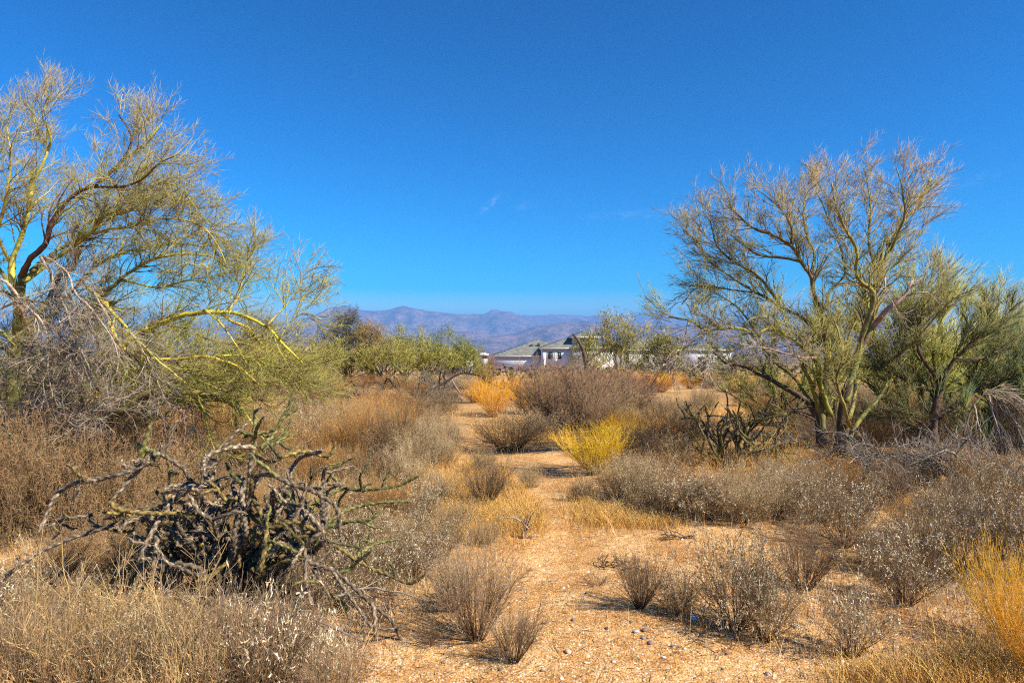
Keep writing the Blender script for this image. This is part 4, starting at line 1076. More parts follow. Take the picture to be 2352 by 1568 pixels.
build_tree('green_palo_verde_tree', 'low green palo verde screen seen through the trunk of the tall open one', (1800, 960), Yg*1.25, auto_limbs(1790, 985, 9, 190, 480, .03, OLIVE), cols=[G1, G3, YG, G1], up=.15, per_m=7, a=30, L1=.6, L2=.4, L3=.26, n2=5, n3=7, rmin=.003)
build_tree('mesquite_tree', 'dark trunked shaggy mesquite with dense hanging clumps near the right edge', (2143, 1075), YR*1.0,
    [([(2146, 1090, 0), (2140, 1010, 0), (2150, 930, 0), (2160, 880, .1)], .075, .05, BROWN, .3), ([(2148, 960, 0), (2200, 925, .1), (2250, 885, .2), (2320, 870, .3)], .045, .015, BROWN, .9),
     ([(2160, 880, .1), (2190, 830, 0), (2240, 780, -.1), (2290, 740, -.1)], .04, .012, BROWN, 1.6), ([(2160, 880, .1), (2120, 820, .1), (2110, 760, .2), (2150, 700, .2)], .035, .012, BROWN, 1.4),
     ([(2150, 900, .1), (2090, 880, .2), (2040, 850, .3)], .03, .01, BROWN, 1.2), ([(2190, 830, 0), (2260, 820, .2), (2340, 790, .3)], .03, .01, BROWN, 1.6), ([(2145, 1000, 0), (2100, 960, -.2), (2060, 960, -.3)], .02, .008, BROWN, .8)],
    cols=[(.085, .095, .03), (.13, .13, .035), (.22, .17, .05), G3], up=.12, per_m=10, a=24, L1=.55, L2=.38, L3=.26, n2=7, n3=9, rmin=.0024)
build_tree('green_shrub_tree', 'dense dark green broom-like shrub at the right edge behind drooping grey twigs', (2330, 1100), YR*1.02, auto_limbs(2340, 1110, 10, 330, 300, .025, OLIVE), cols=[(.10, .15, .05), G1, (.13, .19, .08), G3], up=.12, per_m=8, a=26, L1=.5, L2=.35, L3=.22, n2=7, n3=8, rmin=.0026, cat='shrub')
build_tree('green_shrub_tree', 'tall yellow green shrub crowning the right edge above the mesquite', (2380, 1000), YR*1.15, auto_limbs(2370, 1010, 9, 340, 330, .03, YG), cols=[G2, YG, G1, (.40, .33, .07)], up=.14, per_m=6, a=26, L1=.5, L2=.36, L3=.24, n2=6, n3=8, cat='shrub')
# drooping dead twigs by the right edge
build_tree('dead_drooping_branch', 'curtain of fine grey dead twigs drooping at the right edge', (2290, 1100), YR*.93,
    [([(2210, 1000, 0), (2235, 930, 0), (2270, 905, 0), (2320, 940, 0), (2350, 1010, 0), (2370, 1100, 0)], .012, .004, (.2, .16, .12), 4.0), ([(2235, 930, 0), (2250, 980, -.2), (2270, 1060, -.3)], .014, .005, GREY, 3.0),
     ([(2270, 905, 0), (2290, 980, -.1), (2320, 1060, -.2), (2330, 1120, -.2)], .012, .005, GREY, 3.5), ([(2270, 905, 0), (2310, 1000, .1), (2350, 1090, .1)], .012, .005, GREY, 3.0)],
    per_m=8, L1=.5, L2=.3, L3=.2, n2=6, n3=6, a=22, up=-.2, droop=.18, cat='dead branch', cols=[GREY])

build_tree('green_palo_verde_tree', 'low bushy olive palo verde filling the shade behind the sprawling left tree', (300, 985), YL*1.22, auto_limbs(300, 990, 13, 290, 900, .035, OLIVE), cols=[YG, G1, OLIVE, G3], up=.04, per_m=7, a=34, L1=.6, L2=.4, L3=.25, n2=6, n3=7, rmin=.0028)
build_tree('dead_shrub_tree', 'grey brown leafless bush hiding the foot of the left tree trunk', (80, 1050), YL*.9, auto_limbs(80, 1060, 11, 270, 420, .02, GREY), per_m=8, a=40, L1=.5, L2=.3, L3=.2, n2=5, n3=5, up=.0, droop=.04, cat='dead shrub', cols=[GREY])
# ---- trees in the background
def leafy_tree(name, label, px, py, top, wpx, Y, leafc, barkc=BROWN, n=12, leaves=9486, ls=(.05, .11), group=None, twig=None, lean=0, per_m=4):
    H = py-top
    root, P2, P3 = build_tree(name, label, (px, py), Y, auto_limbs(px, py, n, H*.97, wpx*.88, .055*Y/40, barkc, 1.0, lean), group=group, cols=twig or leafc, up=.1, per_m=per_m*30/Y, a=36, L1=.055*Y*.45, L2=.035*Y*.45, L3=.02*Y*.45, n2=5, n3=4, rmin=.00018*Y, r2=.0006*Y, crown='twigs')
    b = MB(); i = rng.integers(0, len(P3), leaves)
    p = P3[i, -1]+rng.normal(size=(leaves, 3))*.05
    dd = P3[i, -1]-P3[i, 0]+rng.normal(size=(leaves, 3))*.05+np.array([0, 0, .05])
    b.leaves(p, dd, rng.uniform(*ls, leaves), rng.uniform(*ls, leaves)*.3, pick(leafc, leaves, v=.3), .2)
    b.build('crown', M_leaf, root)
    return root
leafy_tree('mesquite_tree', 'dark olive mesquite rising highest left of the far green trees', 790, 872, 733, 110, 44, [(.07, .075, .03), (.11, .105, .045), (.16, .13, .06)], leaves=9486)
leafy_tree('feathery_tree', 'tan feathery tree between the dark mesquite and the green trees', 852, 872, 745, 80, 42, [(.36, .24, .09), (.26, .17, .07), (.30, .22, .06)], leaves=5270)
leafy_tree('palo_verde_tree', 'yellow green palo verde in the middle of the far row, left of the greenest tree', 930, 872, 762, 130, 46, [(.32, .29, .07), (.24, .22, .06), (.20, .19, .05)], leaves=9486, twig=[YG, OLIVE, YG])
leafy_tree('green_tree', 'greenest rounded tree at the right end of the far row, next to the saguaro', 1035, 872, 780, 125, 50, [(.18, .21, .04), (.26, .27, .055), (.11, .13, .03)], leaves=10540)
leafy_tree('palo_verde_tree', 'small yellowish tree low in the far row behind the left tree arch', 730, 875, 800, 150, 40, [(.30, .27, .08), (.22, .21, .06), (.33, .25, .10)], leaves=7378, twig=[YG, OLIVE, YG])
leafy_tree('palo_verde_tree', 'dull green tree seen through the left tree limbs', 560, 880, 790, 200, 42, [(.17, .17, .06), (.12, .12, .045), (.22, .2, .07)], leaves=8432, twig=[YG, OLIVE, YG])
for (a, b_, w_, t_, Y_t, cl, lb) in ((800, 872, 120, 815, 43, 1, 'low yellow green tree under the dark mesquite'), (880, 874, 130, 800, 40, 1, 'yellow green low tree just right of the tan feathery tree'), (985, 874, 120, 800, 44, 0, 'leafy tree filling the gap before the greenest tree'), (660, 876, 150, 820, 36, 1, 'low yellowish tree below the red roofed house'), (1070, 874, 60, 830, 47, 0, 'small green bush hiding the foot of the saguaro')):
    leafy_tree('palo_verde_tree' if cl else 'green_tree', lb, a, b_, t_, w_, Y_t, [(.34, .30, .07), (.26, .23, .06), (.36, .27, .09)] if cl else [(.22, .22, .05), (.28, .25, .06), (.12, .125, .035)], leaves=5580, twig=[YG, OLIVE, YG])
leafy_tree('green_tree', 'dark green bush behind the lowest limbs of the left tree', 330, 935, 840, 260, 19, [(.08, .10, .03), (.12, .13, .04), (.15, .15, .05)], leaves=9486, ls=(.03, .06))
leafy_tree('green_tree', 'dark green bush at the far left behind the thicket', 60, 950, 800, 280, 17, [(.08, .10, .03), (.12, .13, .04), (.15, .15, .05)], leaves=9486, ls=(.03, .06))
leafy_tree('palo_verde_tree', 'pale yellow green palo verde with bare top standing in front of the white house', 1425, 878, 716, 200, 36, [(.34, .30, .08), (.26, .24, .07), (.20, .19, .05)], leaves=5797, twig=[YG, (.28, .2, .12), YG], barkc=YG, per_m=5)
leafy_tree('palo_verde_tree', 'low yellow green palo verde before the right half of the white house', 1525, 880, 775, 90, 33, [(.34, .30, .08), (.26, .24, .07), (.20, .19, .05)], leaves=4743, twig=[YG, OLIVE, YG], barkc=YG, per_m=5)
leafy_tree('broken_trunk_tree', 'leaning dark broken trunk with sparse foliage before the raised house roof', 1345, 880, 790, 100, 34, [(.30, .27, .08), (.22, .21, .06)], leaves=2635, twig=[YG, OLIVE, YG], n=4)
build_tree('dead_snag', 'dark splintered dead trunk leaning left in front of the house roof', (1345, 870), 33, [([(1352, 880, 0), (1346, 830, 0), (1338, 800, 0), (1325, 778, 0), (1316, 766, 0)], .16, .05, BROWN, .12), ([(1346, 830, 0), (1372, 812, .2), (1402, 795, .3)], .09, .03, BROWN, .3)],
    L1=.8, L2=.5, L3=.3, n2=2, n3=2, cols=[BROWN, BROWN], per_m=3, cat='dead tree')

# ================================================================== CACTUS
def cholla_arm(P, R, green, parent, dead=.5):
    """one jointed arm: tubercles in a spiral lattice, needles on them"""
    n = len(P); s = 8
    rings = np.arange(n)[:, None]; js = np.arange(s)[None]
    bump = np.cos(rings*2*PI/4)*np.cos(4*PI*js/s)                    # diamonds in a lattice
    bump = bump*rng.uniform(.7, 1.2, (n, 1))*rng.uniform(.6, 1.25, (n, s))
    shape = 1+.15*bump
    jn = max(1, int(n*.0125/.17)); joint = .80+.27*np.abs(np.sin(rings/n*PI*jn+.25))**.35+.05*rng.normal(size=(n, 1))    # swells along each joint
    shape = shape*joint
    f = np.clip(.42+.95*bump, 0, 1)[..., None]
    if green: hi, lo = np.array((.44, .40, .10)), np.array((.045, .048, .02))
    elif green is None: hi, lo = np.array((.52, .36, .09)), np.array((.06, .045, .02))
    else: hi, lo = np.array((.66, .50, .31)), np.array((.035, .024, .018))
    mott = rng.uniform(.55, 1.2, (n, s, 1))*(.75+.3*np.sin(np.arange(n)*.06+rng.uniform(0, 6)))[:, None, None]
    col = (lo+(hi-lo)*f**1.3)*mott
    b = MB()
    # tube with colours per ring point
    m = b.n
    b.tube(P, R, (1, 1, 1), s, shape=shape, cap=True)
    b.Cc[0] = np.clip(col.reshape(-1, 3), 0, 1)
    for q_ in range(1, len(b.Cc)): b.Cc[q_] = np.full_like(b.Cc[q_], .12)
    arm = b.build('arm', M_cactus, parent)
    # needles
    T = unit(np.gradient(P, axis=0)); A = unit(np.cross(T, np.array([[.1, .2, 1.]])+1e-3)); B = np.cross(T, A)
    NN = int(n*s*.65)
    i = rng.integers(1, n-1, NN); a = rng.uniform(0, 2*PI, NN)
    rad = A[i]*np.cos(a)[:, None]+B[i]*np.sin(a)[:, None]
    p = P[i]+rad*R[i][:, None]
    d = unit(rad+T[i]*rng.uniform(-.6, .6, NN)[:, None]+rng.normal(size=(NN, 3))*.35)
    L = rng.uniform(.010, .026, NN)
    Q = np.stack([p, p+d*L[:, None]], 1)
    b = MB()
    b.needles(Q[:, 0], Q[:, 1], .0013, pick([(.16, .12, .08), (.34, .27, .18), (.07, .055, .04)] if green is not False else [(.44, .34, .24), (.24, .18, .13), (.09, .065, .05)], NN))
    b.build('spines', M_spine, arm)

def c2(pts): return [(x*.45, 862+y*.45, dy) for x, y, dy in pts]
D, G_, Y_ = False, True, None
front_arms = [
 ([(1190, 1180, 0), (1225, 1050, 0), (1240, 850, .0), (1268, 600, -.05), (1280, 450, -.05), (1292, 365, -.05)], 21, 15, D),
 ([(1180, 1180, .05), (1150, 1000, .1), (1130, 850, .15), (1110, 700, .2), (1120, 560, .2)], 20, 14, D),
 ([(1180, 1180, -.05), (1190, 950, -.1), (1200, 800, -.15), (1240, 700, -.15), (1230, 560, -.1)], 18, 13, D),
 ([(1292, 365, -.05), (1200, 362, -.1), (1110, 380, -.15), (1045, 430, -.2), (1030, 520, -.2)], 15, 11, D),
 ([(1292, 365, -.05), (1335, 430, 0), (1400, 432, .05), (1480, 402, .1), (1570, 385, .15), (1640, 410, .2), (1690, 402, .2), (1715, 335, .2)], 14, 9, Y_),
 ([(1296, 365, .0), (1300, 280, .0), (1300, 150, .05)], 14, 10, G_),
 ([(1330, 370, .0), (1400, 290, .1), (1450, 210, .15), (1530, 165, .2)], 13, 9, G_),
 ([(1340, 380, .05), (1430, 330, .15), (1490, 290, .2)], 12, 8, G_),
 ([(1120, 560, .2), (1000, 560, .0), (930, 470, -.1), (830, 408, -.15), (800, 400, -.2)], 15, 11, D),
 ([(800, 400, -.2), (740, 440, -.25), (690, 500, -.3), (620, 580, -.35), (560, 640, -.4)], 15, 11, D),
 ([(700, 460, -.2), (735, 360, -.2), (775, 235, -.2)], 17, 12, G_),
 ([(800, 400, -.25), (740, 400, -.1), (690, 470, .0)], 17, 13, G_),
 ([(760, 440, -.3), (690, 475, -.35), (600, 505, -.4), (500, 530, -.4), (400, 545, -.5), (320, 580, -.5), (270, 640, -.55), (235, 720, -.55), (190, 805, -.6)], 14, 10, D),
 ([(400, 545, -.5), (385, 600, -.5), (365, 660, -.5)], 11, 9, D),
 ([(1100, 900, .1), (1040, 720, .0), (1000, 570, .0)], 14, 11, D),
 ([(560, 640, -.4), (600, 680, -.4), (700, 700, -.4), (800, 706, -.35), (900, 706, -.3), (1000, 730, -.1)], 12, 12, Y_),
 ([(830, 1000, -.2), (790, 880, -.25), (798, 770, -.3), (840, 715, -.3), (900, 610, -.2), (980, 560, -.1)], 15, 12, D),
 ([(1260, 690, -.2), (1310, 520, -.25), (1400, 510, -.3), (1480, 550, -.3), (1580, 582, -.3), (1660, 620, -.3), (1720, 670, -.3), (1735, 740, -.3), (1733, 810, -.3)], 14, 11, D),
 ([(1285, 610, -.2), (1340, 720, -.3), (1360, 800, -.35), (1345, 900, -.4), (1328, 1010, -.4)], 14, 11, Y_),
 ([(1265, 670, -.15), (1310, 745, -.25), (1400, 775, -.3), (1500, 748, -.3), (1600, 790, -.25), (1700, 862, -.2), (1800, 930, -.15), (1900, 982, -.1), (2000, 1022, -.1), (2080, 1060, -.1), (2140, 1040, -.1), (2180, 1005, -.1)], 13, 8, Y_),
 ([(1500, 748, -.3), (1500, 650, -.2), (1495, 580, -.2)], 13, 10, D),
 ([(1545, 760, -.25), (1540, 660, -.2), (1515, 570, -.2)], 12, 9, D),
 ([(1800, 938, -.15), (1860, 890, .0), (1930, 850, .1), (2050, 830, .2)], 11, 7, G_),
 ([(1830, 930, -.1), (1850, 840, .1), (1900, 790, .2)], 10, 7, G_),
 ([(1260, 800, .1), (1400, 760, .3), (1560, 690, .4), (1650, 640, .5), (1750, 583, .6), (1850, 592, .6), (1950, 580, .6), (2050, 560, .7), (2145, 510, .7)], 14, 8, G_),
 ([(1750, 583, .6), (1700, 500, .6), (1760, 440, .6), (1830, 410, .6)], 11, 7, G_),
 ([(1850, 592, .6), (1840, 520, .5), (1880, 440, .5)], 10, 7, G_),
 ([(1950, 580, .6), (1970, 520, .6), (2010, 470, .6)], 10, 7, G_),
 ([(1650, 640, .5), (1660, 560, .6), (1720, 470, .7)], 10, 7, G_),
 ([(1560, 690, .4), (1560, 600, .4), (1590, 540, .4), (1590, 440, .4)], 11, 7, G_),
 ([(1480, 720, .3), (1440, 620, .4), (1500, 470, .4)], 10, 7, G_),
 ([(1430, 750, .3), (1425, 680, .2), (1450, 640, .2)], 10, 8, G_),
 ([(1520, 800, .2), (1650, 760, .3), (1740, 700, .4), (1820, 668, .5), (1950, 648, .5), (2100, 640, .5)], 13, 8, G_),
 ([(1620, 790, .2), (1750, 750, .3), (1850, 742, .3), (1910, 720, .3), (1955, 680, .3)], 13, 9, G_),
 ([(1850, 742, .3), (1900, 770, .3), (1960, 780, .3)], 10, 7, G_),
 ([(1240, 1000, 0), (1330, 900, -.1), (1450, 885, -.2), (1600, 955, -.3), (1700, 992, -.35), (1800, 1080, -.4), (1900, 1165, -.4), (2000, 1250, -.4), (2060, 1370, -.4)], 16, 9, D),
 ([(1560, 940, -.3), (1560, 1050, -.35), (1600, 1180, -.4)], 11, 8, D),
 ([(1600, 990, -.3), (1640, 1060, -.35), (1690, 1140, -.4)], 11, 8, D),
 ([(1900, 1165, -.4), (1912, 1240, -.45), (1915, 1340, -.5)], 11, 8, D),
 ([(1700, 1000, -.35), (1790, 1140, -.45), (1900, 1290, -.5)], 10, 7, D),
 ([(1540, 790, -.2), (1555, 900, -.3), (1560, 1000, -.35)], 13, 10, D),
 ([(1150, 1120, 0), (1060, 1040, -.2), (980, 1010, -.3), (850, 960, -.35), (700, 935, -.4), (600, 1000, -.4)], 13, 8, D),
 ([(1060, 820, 0), (1000, 700, .0), (930, 650, .0), (820, 660, .1), (700, 720, .1)], 13, 9, D),
 ([(1030, 730, .05), (960, 700, .0), (860, 700, -.1), (780, 640, -.2)], 12, 8, D),
 ([(480, 710, .0), (400, 720, -.05), (300, 740, -.1), (230, 785, -.15)], 11, 8, D),
 ([(800, 715, -.1), (640, 740, -.15), (540, 770, -.2), (420, 810, -.25), (250, 880, -.3), (100, 970, -.35), (10, 1050, -.4)], 13, 9, D),
 ([(795, 780, -.3), (800, 880, -.35), (775, 1010, -.4)], 13, 10, D),
 ([(820, 720, -.3), (760, 820, -.4), (700, 960, -.45)], 12, 9, D),
 ([(1120, 600, .15), (1060, 500, .2), (1090, 400, .2)], 13, 9, D),
 ([(1110, 820, -.2), (1080, 740, -.3), (1010, 690, -.35), (960, 600, -.35)], 13, 10, D),
 ([(1310, 1080, 0), (1330, 860, .2), (1400, 700, .3), (1500, 600, .4)], 15, 11, D),
 ([(1350, 1080, 0), (1380, 900, -.1), (1480, 800, -.1)], 14, 11, D),
 ([(1020, 1080, 0), (970, 950, .1), (960, 800, .2), (980, 650, .2)], 14, 11, D),
 ([(1240, 560, -.1), (1180, 500, .0), (1150, 440, .0)], 13, 9, G_),
 ([(1230, 620, -.1), (1160, 640, -.15), (1090, 560, -.2), (1050, 540, -.2)], 13, 10, Y_),
]
def make_front_cholla():
    x, y, z = [float(v) for v in gp(540, 1395)]
    loc = np.array([x, y, z])
    root = empty('buckhorn_cholla', tuple(loc))
    tag(root, 'huge sprawling cholla cactus with dry tan knobbly arms and green tips, left foreground', 'cactus')
    SK = []
    for pts, r0, r1, g in front_arms:
        pw_ = np.array([W(a, b_, y-.05+dy) for a, b_, dy in c2(pts)])
        P = smooth_line(pw_, .0125); n = len(P)
        nz = np.cumsum(rng.normal(size=(n, 3)), 0); nz -= np.linspace(0, 1, n)[:, None]*nz[-1]
        P = P+nz*.0009-loc
        gz_ = height(P[:, 0]+x, P[:, 1]+y)-z
        P[:, 2] = np.maximum(P[:, 2], gz_-.02)
        k_ = .45/F*y*.86
        R = np.linspace(r0, r1, n)*k_
        R[-3:] *= [.85, .6, .3]
        cholla_arm(P, R, g, root)
        SK.append((P, R, g))
    for q in range(42):           # inner stems rising from the base
        u = rng.uniform(-1, 1); gx = 1180+u*520; ty = rng.uniform(430, 900)
        pts = c2([(1190+u*150, 1160, rng.uniform(-.15, .15)), (1190+u*230, 1000, rng.uniform(-.2, .2)), (gx, (1000+ty)/2, rng.uniform(-.3, .3)), (gx+rng.uniform(-90, 90), ty, rng.uniform(-.4, .4)), (gx+rng.uniform(-200, 200)+u*120, ty+rng.uniform(-80, 120), rng.uniform(-.4, .4))])
        P = smooth_line(np.array([W(a, b_, y-.05+dy) for a, b_, dy in pts]), .0125)-loc
        R = np.linspace(17, 10, len(P))*.45/F*y*.86; R[-3:] *= [.85, .6, .3]
        g = [D, D, D, Y_, D][int(rng.integers(5))]; cholla_arm(P, R, g, root); SK.append((P, R, g))
    for q in range(230):
        P, R, g = SK[rng.integers(len(SK))]
        if g is G_ and rng.random() < .5: continue
        j = rng.integers(int(len(P)*.1), len(P)-2); l = rng.uniform(.10, .30)
        d = unit(rng.normal(size=3)+np.array([0, 0, .25 if g is not D else -.1])); pts = [P[j]]
        for k2 in range(4): pts.append(pts[-1]+d*l/4); d = unit(d+rng.normal(size=3)*.25+np.array([0, 0, .1]))
        S = smooth_line(np.array(pts), .0125); S[:, 2] = np.maximum(S[:, 2], .0)
        R2 = np.linspace(R[j]*.85, R[j]*.6, len(S)); R2[-3:] *= [.85, .6, .3]
        cholla_arm(S, R2, (g if rng.random() < .8 else Y_) if P[j][0] < .15 else (G_ if rng.random() < .6 else g), root)
make_front_cholla()

def cholla_auto(px, py, Y, H, Wd, label, n=16, green=True, scale=1.0, group=None, mean_r=.013):
    x = (px-CX)/F*Y; z = float(height(x, Y)); root = empty('buckhorn_cholla', (x, Y, z)); tag(root, label, 'cactus', group)
    for i in range(n):
        az = rng.uniform(0, 2*PI); el = rng.uniform(.25, 1.15)
        d = np.array([math.cos(az)*math.sin(el), math.sin(az)*math.sin(el)*.7, math.cos(el)])
        p = np.array([rng.normal()*Wd*.06, rng.normal()*Wd*.06, -.03]); L = H*rng.uniform(.75, 1.15)
        pts = [p]; 
        for k_ in range(6):
            p = p+d*L/6; pts.append(p); d = unit(d+rng.normal(size=3)*.28+np.array([0, 0, .22 if rng.random() < .7 else -.3]))
        pts = np.array(pts); pts[:, 2] = np.maximum(pts[:, 2], -.02)
        pts[:, :2] *= Wd/H*.8
        P = smooth_line(pts, .012*scale); m = len(P)
        R = np.linspace(mean_r*1.35, mean_r*.8, m)*scale; R[-3:] *= [.85, .6, .3]
        cholla_arm(P, R, green if rng.random() < .6 else D, root)
        # side joints rising from the arm
        for q in range(3):
            j = rng.integers(int(m*.35), m-2); e = unit(rng.normal(size=3)*.5+np.array([0, 0, 1.0])); l = H*rng.uniform(.18, .42)
            S = P[j]+e*np.linspace(0, l, 4)[:, None]+rng.normal(size=(4, 3))*.02*H*np.linspace(0, 1, 4)[:, None]
            S = smooth_line(S, .012*scale)
            if len(S) < 6: continue
            R2 = np.linspace(mean_r*.95, mean_r*.7, len(S))*scale; R2[-3:] *= [.85, .6, .3]
            cholla_arm(S, R2, green if rng.random() < .75 else D, root)
YC = float(gp(1690, 1068)[1])
cholla_auto(1688, 1070, YC, 1.0, 1.75, 'grey green cholla cactus with upright arms, left of the right tree trunk', n=26, mean_r=.0125)
cholla_auto(1180, 895, 34, 1.15, 1.9, 'dark green cholla clump behind the orange bush, left of the house', n=9, scale=2.0, mean_r=.018)
cholla_auto(955, 880, 36, 1.5, 3.0, 'pale green cholla in front of the far row of trees', n=9, scale=2.0, mean_r=.02)
cholla_auto(1945, 1040, YR*1.2, .9, .8, 'slender cholla arms behind the base of the right tree', n=6, mean_r=.012)

# ================================================================== DEAD WOOD
def pile(name, label, px, py, n, spanx, spany, hgt, r=.018, cols=(GREY, DGREY, (.2, .16, .13)), sub=5, sub2=4, group=None, cat='dead branches', L=1.0, arch=1.0):
    x, y, z = [float(v) for v in gp(px, py)]
    root = empty(name, (x, y, z)); tag(root, label, cat, group)
    A = []; AR = []
    for i in range(n):
        p0 = np.array([rng.uniform(-.5, .5)*spanx, rng.uniform(-.5, .5)*spany, rng.uniform(0, hgt*.4)])
        az = rng.uniform(0, 2*PI); l = L*rng.uniform(.5, 1.2)
        e = p0+np.array([math.cos(az)*l, math.sin(az)*l*.7, rng.uniform(-.1, .5)*hgt])
        mid = (p0+e)/2+np.array([rng.normal()*.08*l, rng.normal()*.08*l, rng.uniform(.1, .7)*hgt*arch])
        q = smooth_line(np.array([p0, mid, e]), l/9)
        q = q+rng.normal(size=q.shape)*.012*l
        q[:, 2] = np.maximum(q[:, 2], .005)
        idx = np.linspace(0, len(q)-1, 8); P = np.array([q[int(k_)] for k_ in idx])
        rr = r*rng.uniform(.4, 1.2); R = np.linspace(rr, rr*.4, 8)
        b = MB(); b.tube(P, R, cvar(cols[rng.integers(len(cols))], 1)[0], 6, cap=True); b.build('branch', M_dead, root)
        A.append(P); AR.append(R)
    P = np.stack(A); R = np.stack(AR)
    b = MB()
    P1, R1, _ = grow(P, R, sub, L*.38, 42, K=5, wob=.22, rr=.45, t0=.2)
    P1[:, :, 2] = np.maximum(P1[:, :, 2], .002)
    b.tube(P1, np.maximum(R1, .0025), pick(cols, len(P1)), 4)
    P2, R2, _ = grow(P1, R1, sub2, L*.2, 42, K=3, wob=.2, rr=.5)
    P2[:, :, 2] = np.maximum(P2[:, :, 2], .002)
    b.tube(P2, np.maximum(R2, .0018), pick(cols, len(P2)), 3)
    b.build('twigs', M_dead, root)
    return root
pile('dead_branch_heap', 'wide heap of grey dead branches under the mesquite at the right', 2140, 1125, 26, 1.5, .6, .55, .016, sub=7, sub2=5)
pile('dead_branch_heap', 'grey dead branches sprawling just right of the right tree trunk', 2010, 1110, 14, .8, .5, .5, .014, sub=6, sub2=5)
pile('dead_branch_heap', 'grey dead branches below the green shrub at the right edge', 2290, 1140, 16, .9, .5, .5, .012, sub=7, sub2=5)
pile('dead_branch_heap', 'dark brown dead wood under the crown of the left tree', 250, 1060, 26, 2.6, 1.0, .8, .02, cols=((.17, .12, .09), (.26, .19, .14), GREY), sub=8, sub2=6)
pile('dead_branch_heap', 'tangle of dark twigs right of the left tree low trunk', 470, 1110, 18, 1.8, .9, .5, .012, cols=((.10, .075, .06), (.2, .15, .12), GREY), sub=7, sub2=5)
pile('dead_branch_heap', 'flattened grey branches on the ground below the big cactus, left side', 250, 1440, 16, 1.2, .5, .22, .012, cols=(GREY, (.26, .21, .17), (.5, .46, .40)), sub=5, sub2=4, L=.9, arch=.5)
pile('dead_branch_heap', 'dark dead stems piled at the foot of the big cactus', 560, 1430, 18, .9, .4, .3, .013, cols=((.09, .065, .05), (.2, .16, .13), GREY), sub=5, sub2=4, L=.7, arch=.7)
pile('dead_branch_heap', 'black branches lying beyond the brush left of the path', 905, 945, 16, 2.4, 1.2, .9, .045, cols=((.045, .035, .03), (.09, .07, .06)), sub=6, sub2=5, L=2.2)
pile('dead_branch_heap', 'grey bare branches beside the far cholla, left of the path end', 1010, 925, 10, 1.8, 1.2, .9, .035, cols=((.10, .08, .07), (.2, .17, .15)), sub=6, sub2=5, L=1.8)
pile('dead_branch_heap', 'dark woody debris in front of the fan-shaped twiggy shrub', 1415, 1305, 7, .22, .12, .05, .006, cols=((.10, .055, .035), (.15, .09, .05)), sub=4, sub2=3, L=.22)
pile('fallen_twig', 'short black twig lying on the sand right of the golden grass', 1562, 1237, 4, .16, .05, .03, .006, cols=((.06, .045, .04),), sub=4, sub2=2, L=.26, cat='twig')
pile('fallen_twig', 'dark scraps of wood lying across the path bend', 1135, 1078, 5, .35, .1, .05, .010, cols=((.07, .05, .04),), sub=3, sub2=2, L=.3, cat='twig')
pile('fallen_twig', 'small dark scrap of wood on the path right of the other scraps', 1205, 1086, 3, .2, .08, .03, .008, cols=((.07, .05, .04),), sub=3, sub2=2, L=.2, cat='twig')

def stump():
    x, y, z = [float(v) for v in gp(1207, 1236)]
    root = empty('splintered_stump', (x, y, z)); tag(root, 'splintered upright stump of dead cactus wood beside the path', 'stump')
    k_ = y/F
    def lw(pts): return np.array([((a-1207)*k_, dy, (1236-b_)*k_) for a, b_, dy in pts])
    for pts, r in (([(1200, 1238, 0), (1206, 1215, 0), (1210, 1195, 0), (1213, 1182, 0)], .016), ([(1206, 1236, .02), (1212, 1210, .02), (1218, 1190, .01), (1228, 1172, 0)], .010), ([(1198, 1236, -.01), (1203, 1205, -.02), (1206, 1187, -.02)], .011), ([(1212, 1212, 0), (1222, 1203, 0), (1232, 1192, 0)], .006)):
        P = smooth_line(lw(pts), .02); b = MB(); b.tube(P, np.linspace(r, r*.35, len(P)), cvar((.20, .13, .085), 1)[0], 7, shape=1+.2*rng.normal(size=(len(P), 7)), cap=True); b.build('splinter', M_dead, root)
    P = smooth_line(lw([(1214, 1214, 0), (1200, 1200, 0), (1180, 1190, .02), (1158, 1192, .04), (1140, 1200, .05)]), .02); b = MB(); b.tube(P, np.linspace(.008, .004, len(P)), (.34, .28, .22), 6, cap=True); b.build('branch', M_dead, root)
    P = smooth_line(lw([(1214, 1232, 0), (1228, 1229, -.02), (1240, 1226, -.03)]), .02); b = MB(); b.tube(P, np.linspace(.012, .006, len(P)), (.36, .27, .19), 6, cap=True); b.build('splinter', M_dead, root)
    P = smooth_line(lw([(1204, 1236, 0), (1192, 1239, -.02), (1180, 1236, -.03)]), .02); b = MB(); b.tube(P, np.linspace(.009, .003, len(P)), (.14, .08, .05), 6, cap=True); b.build('splinter', M_dead, root)
stump()

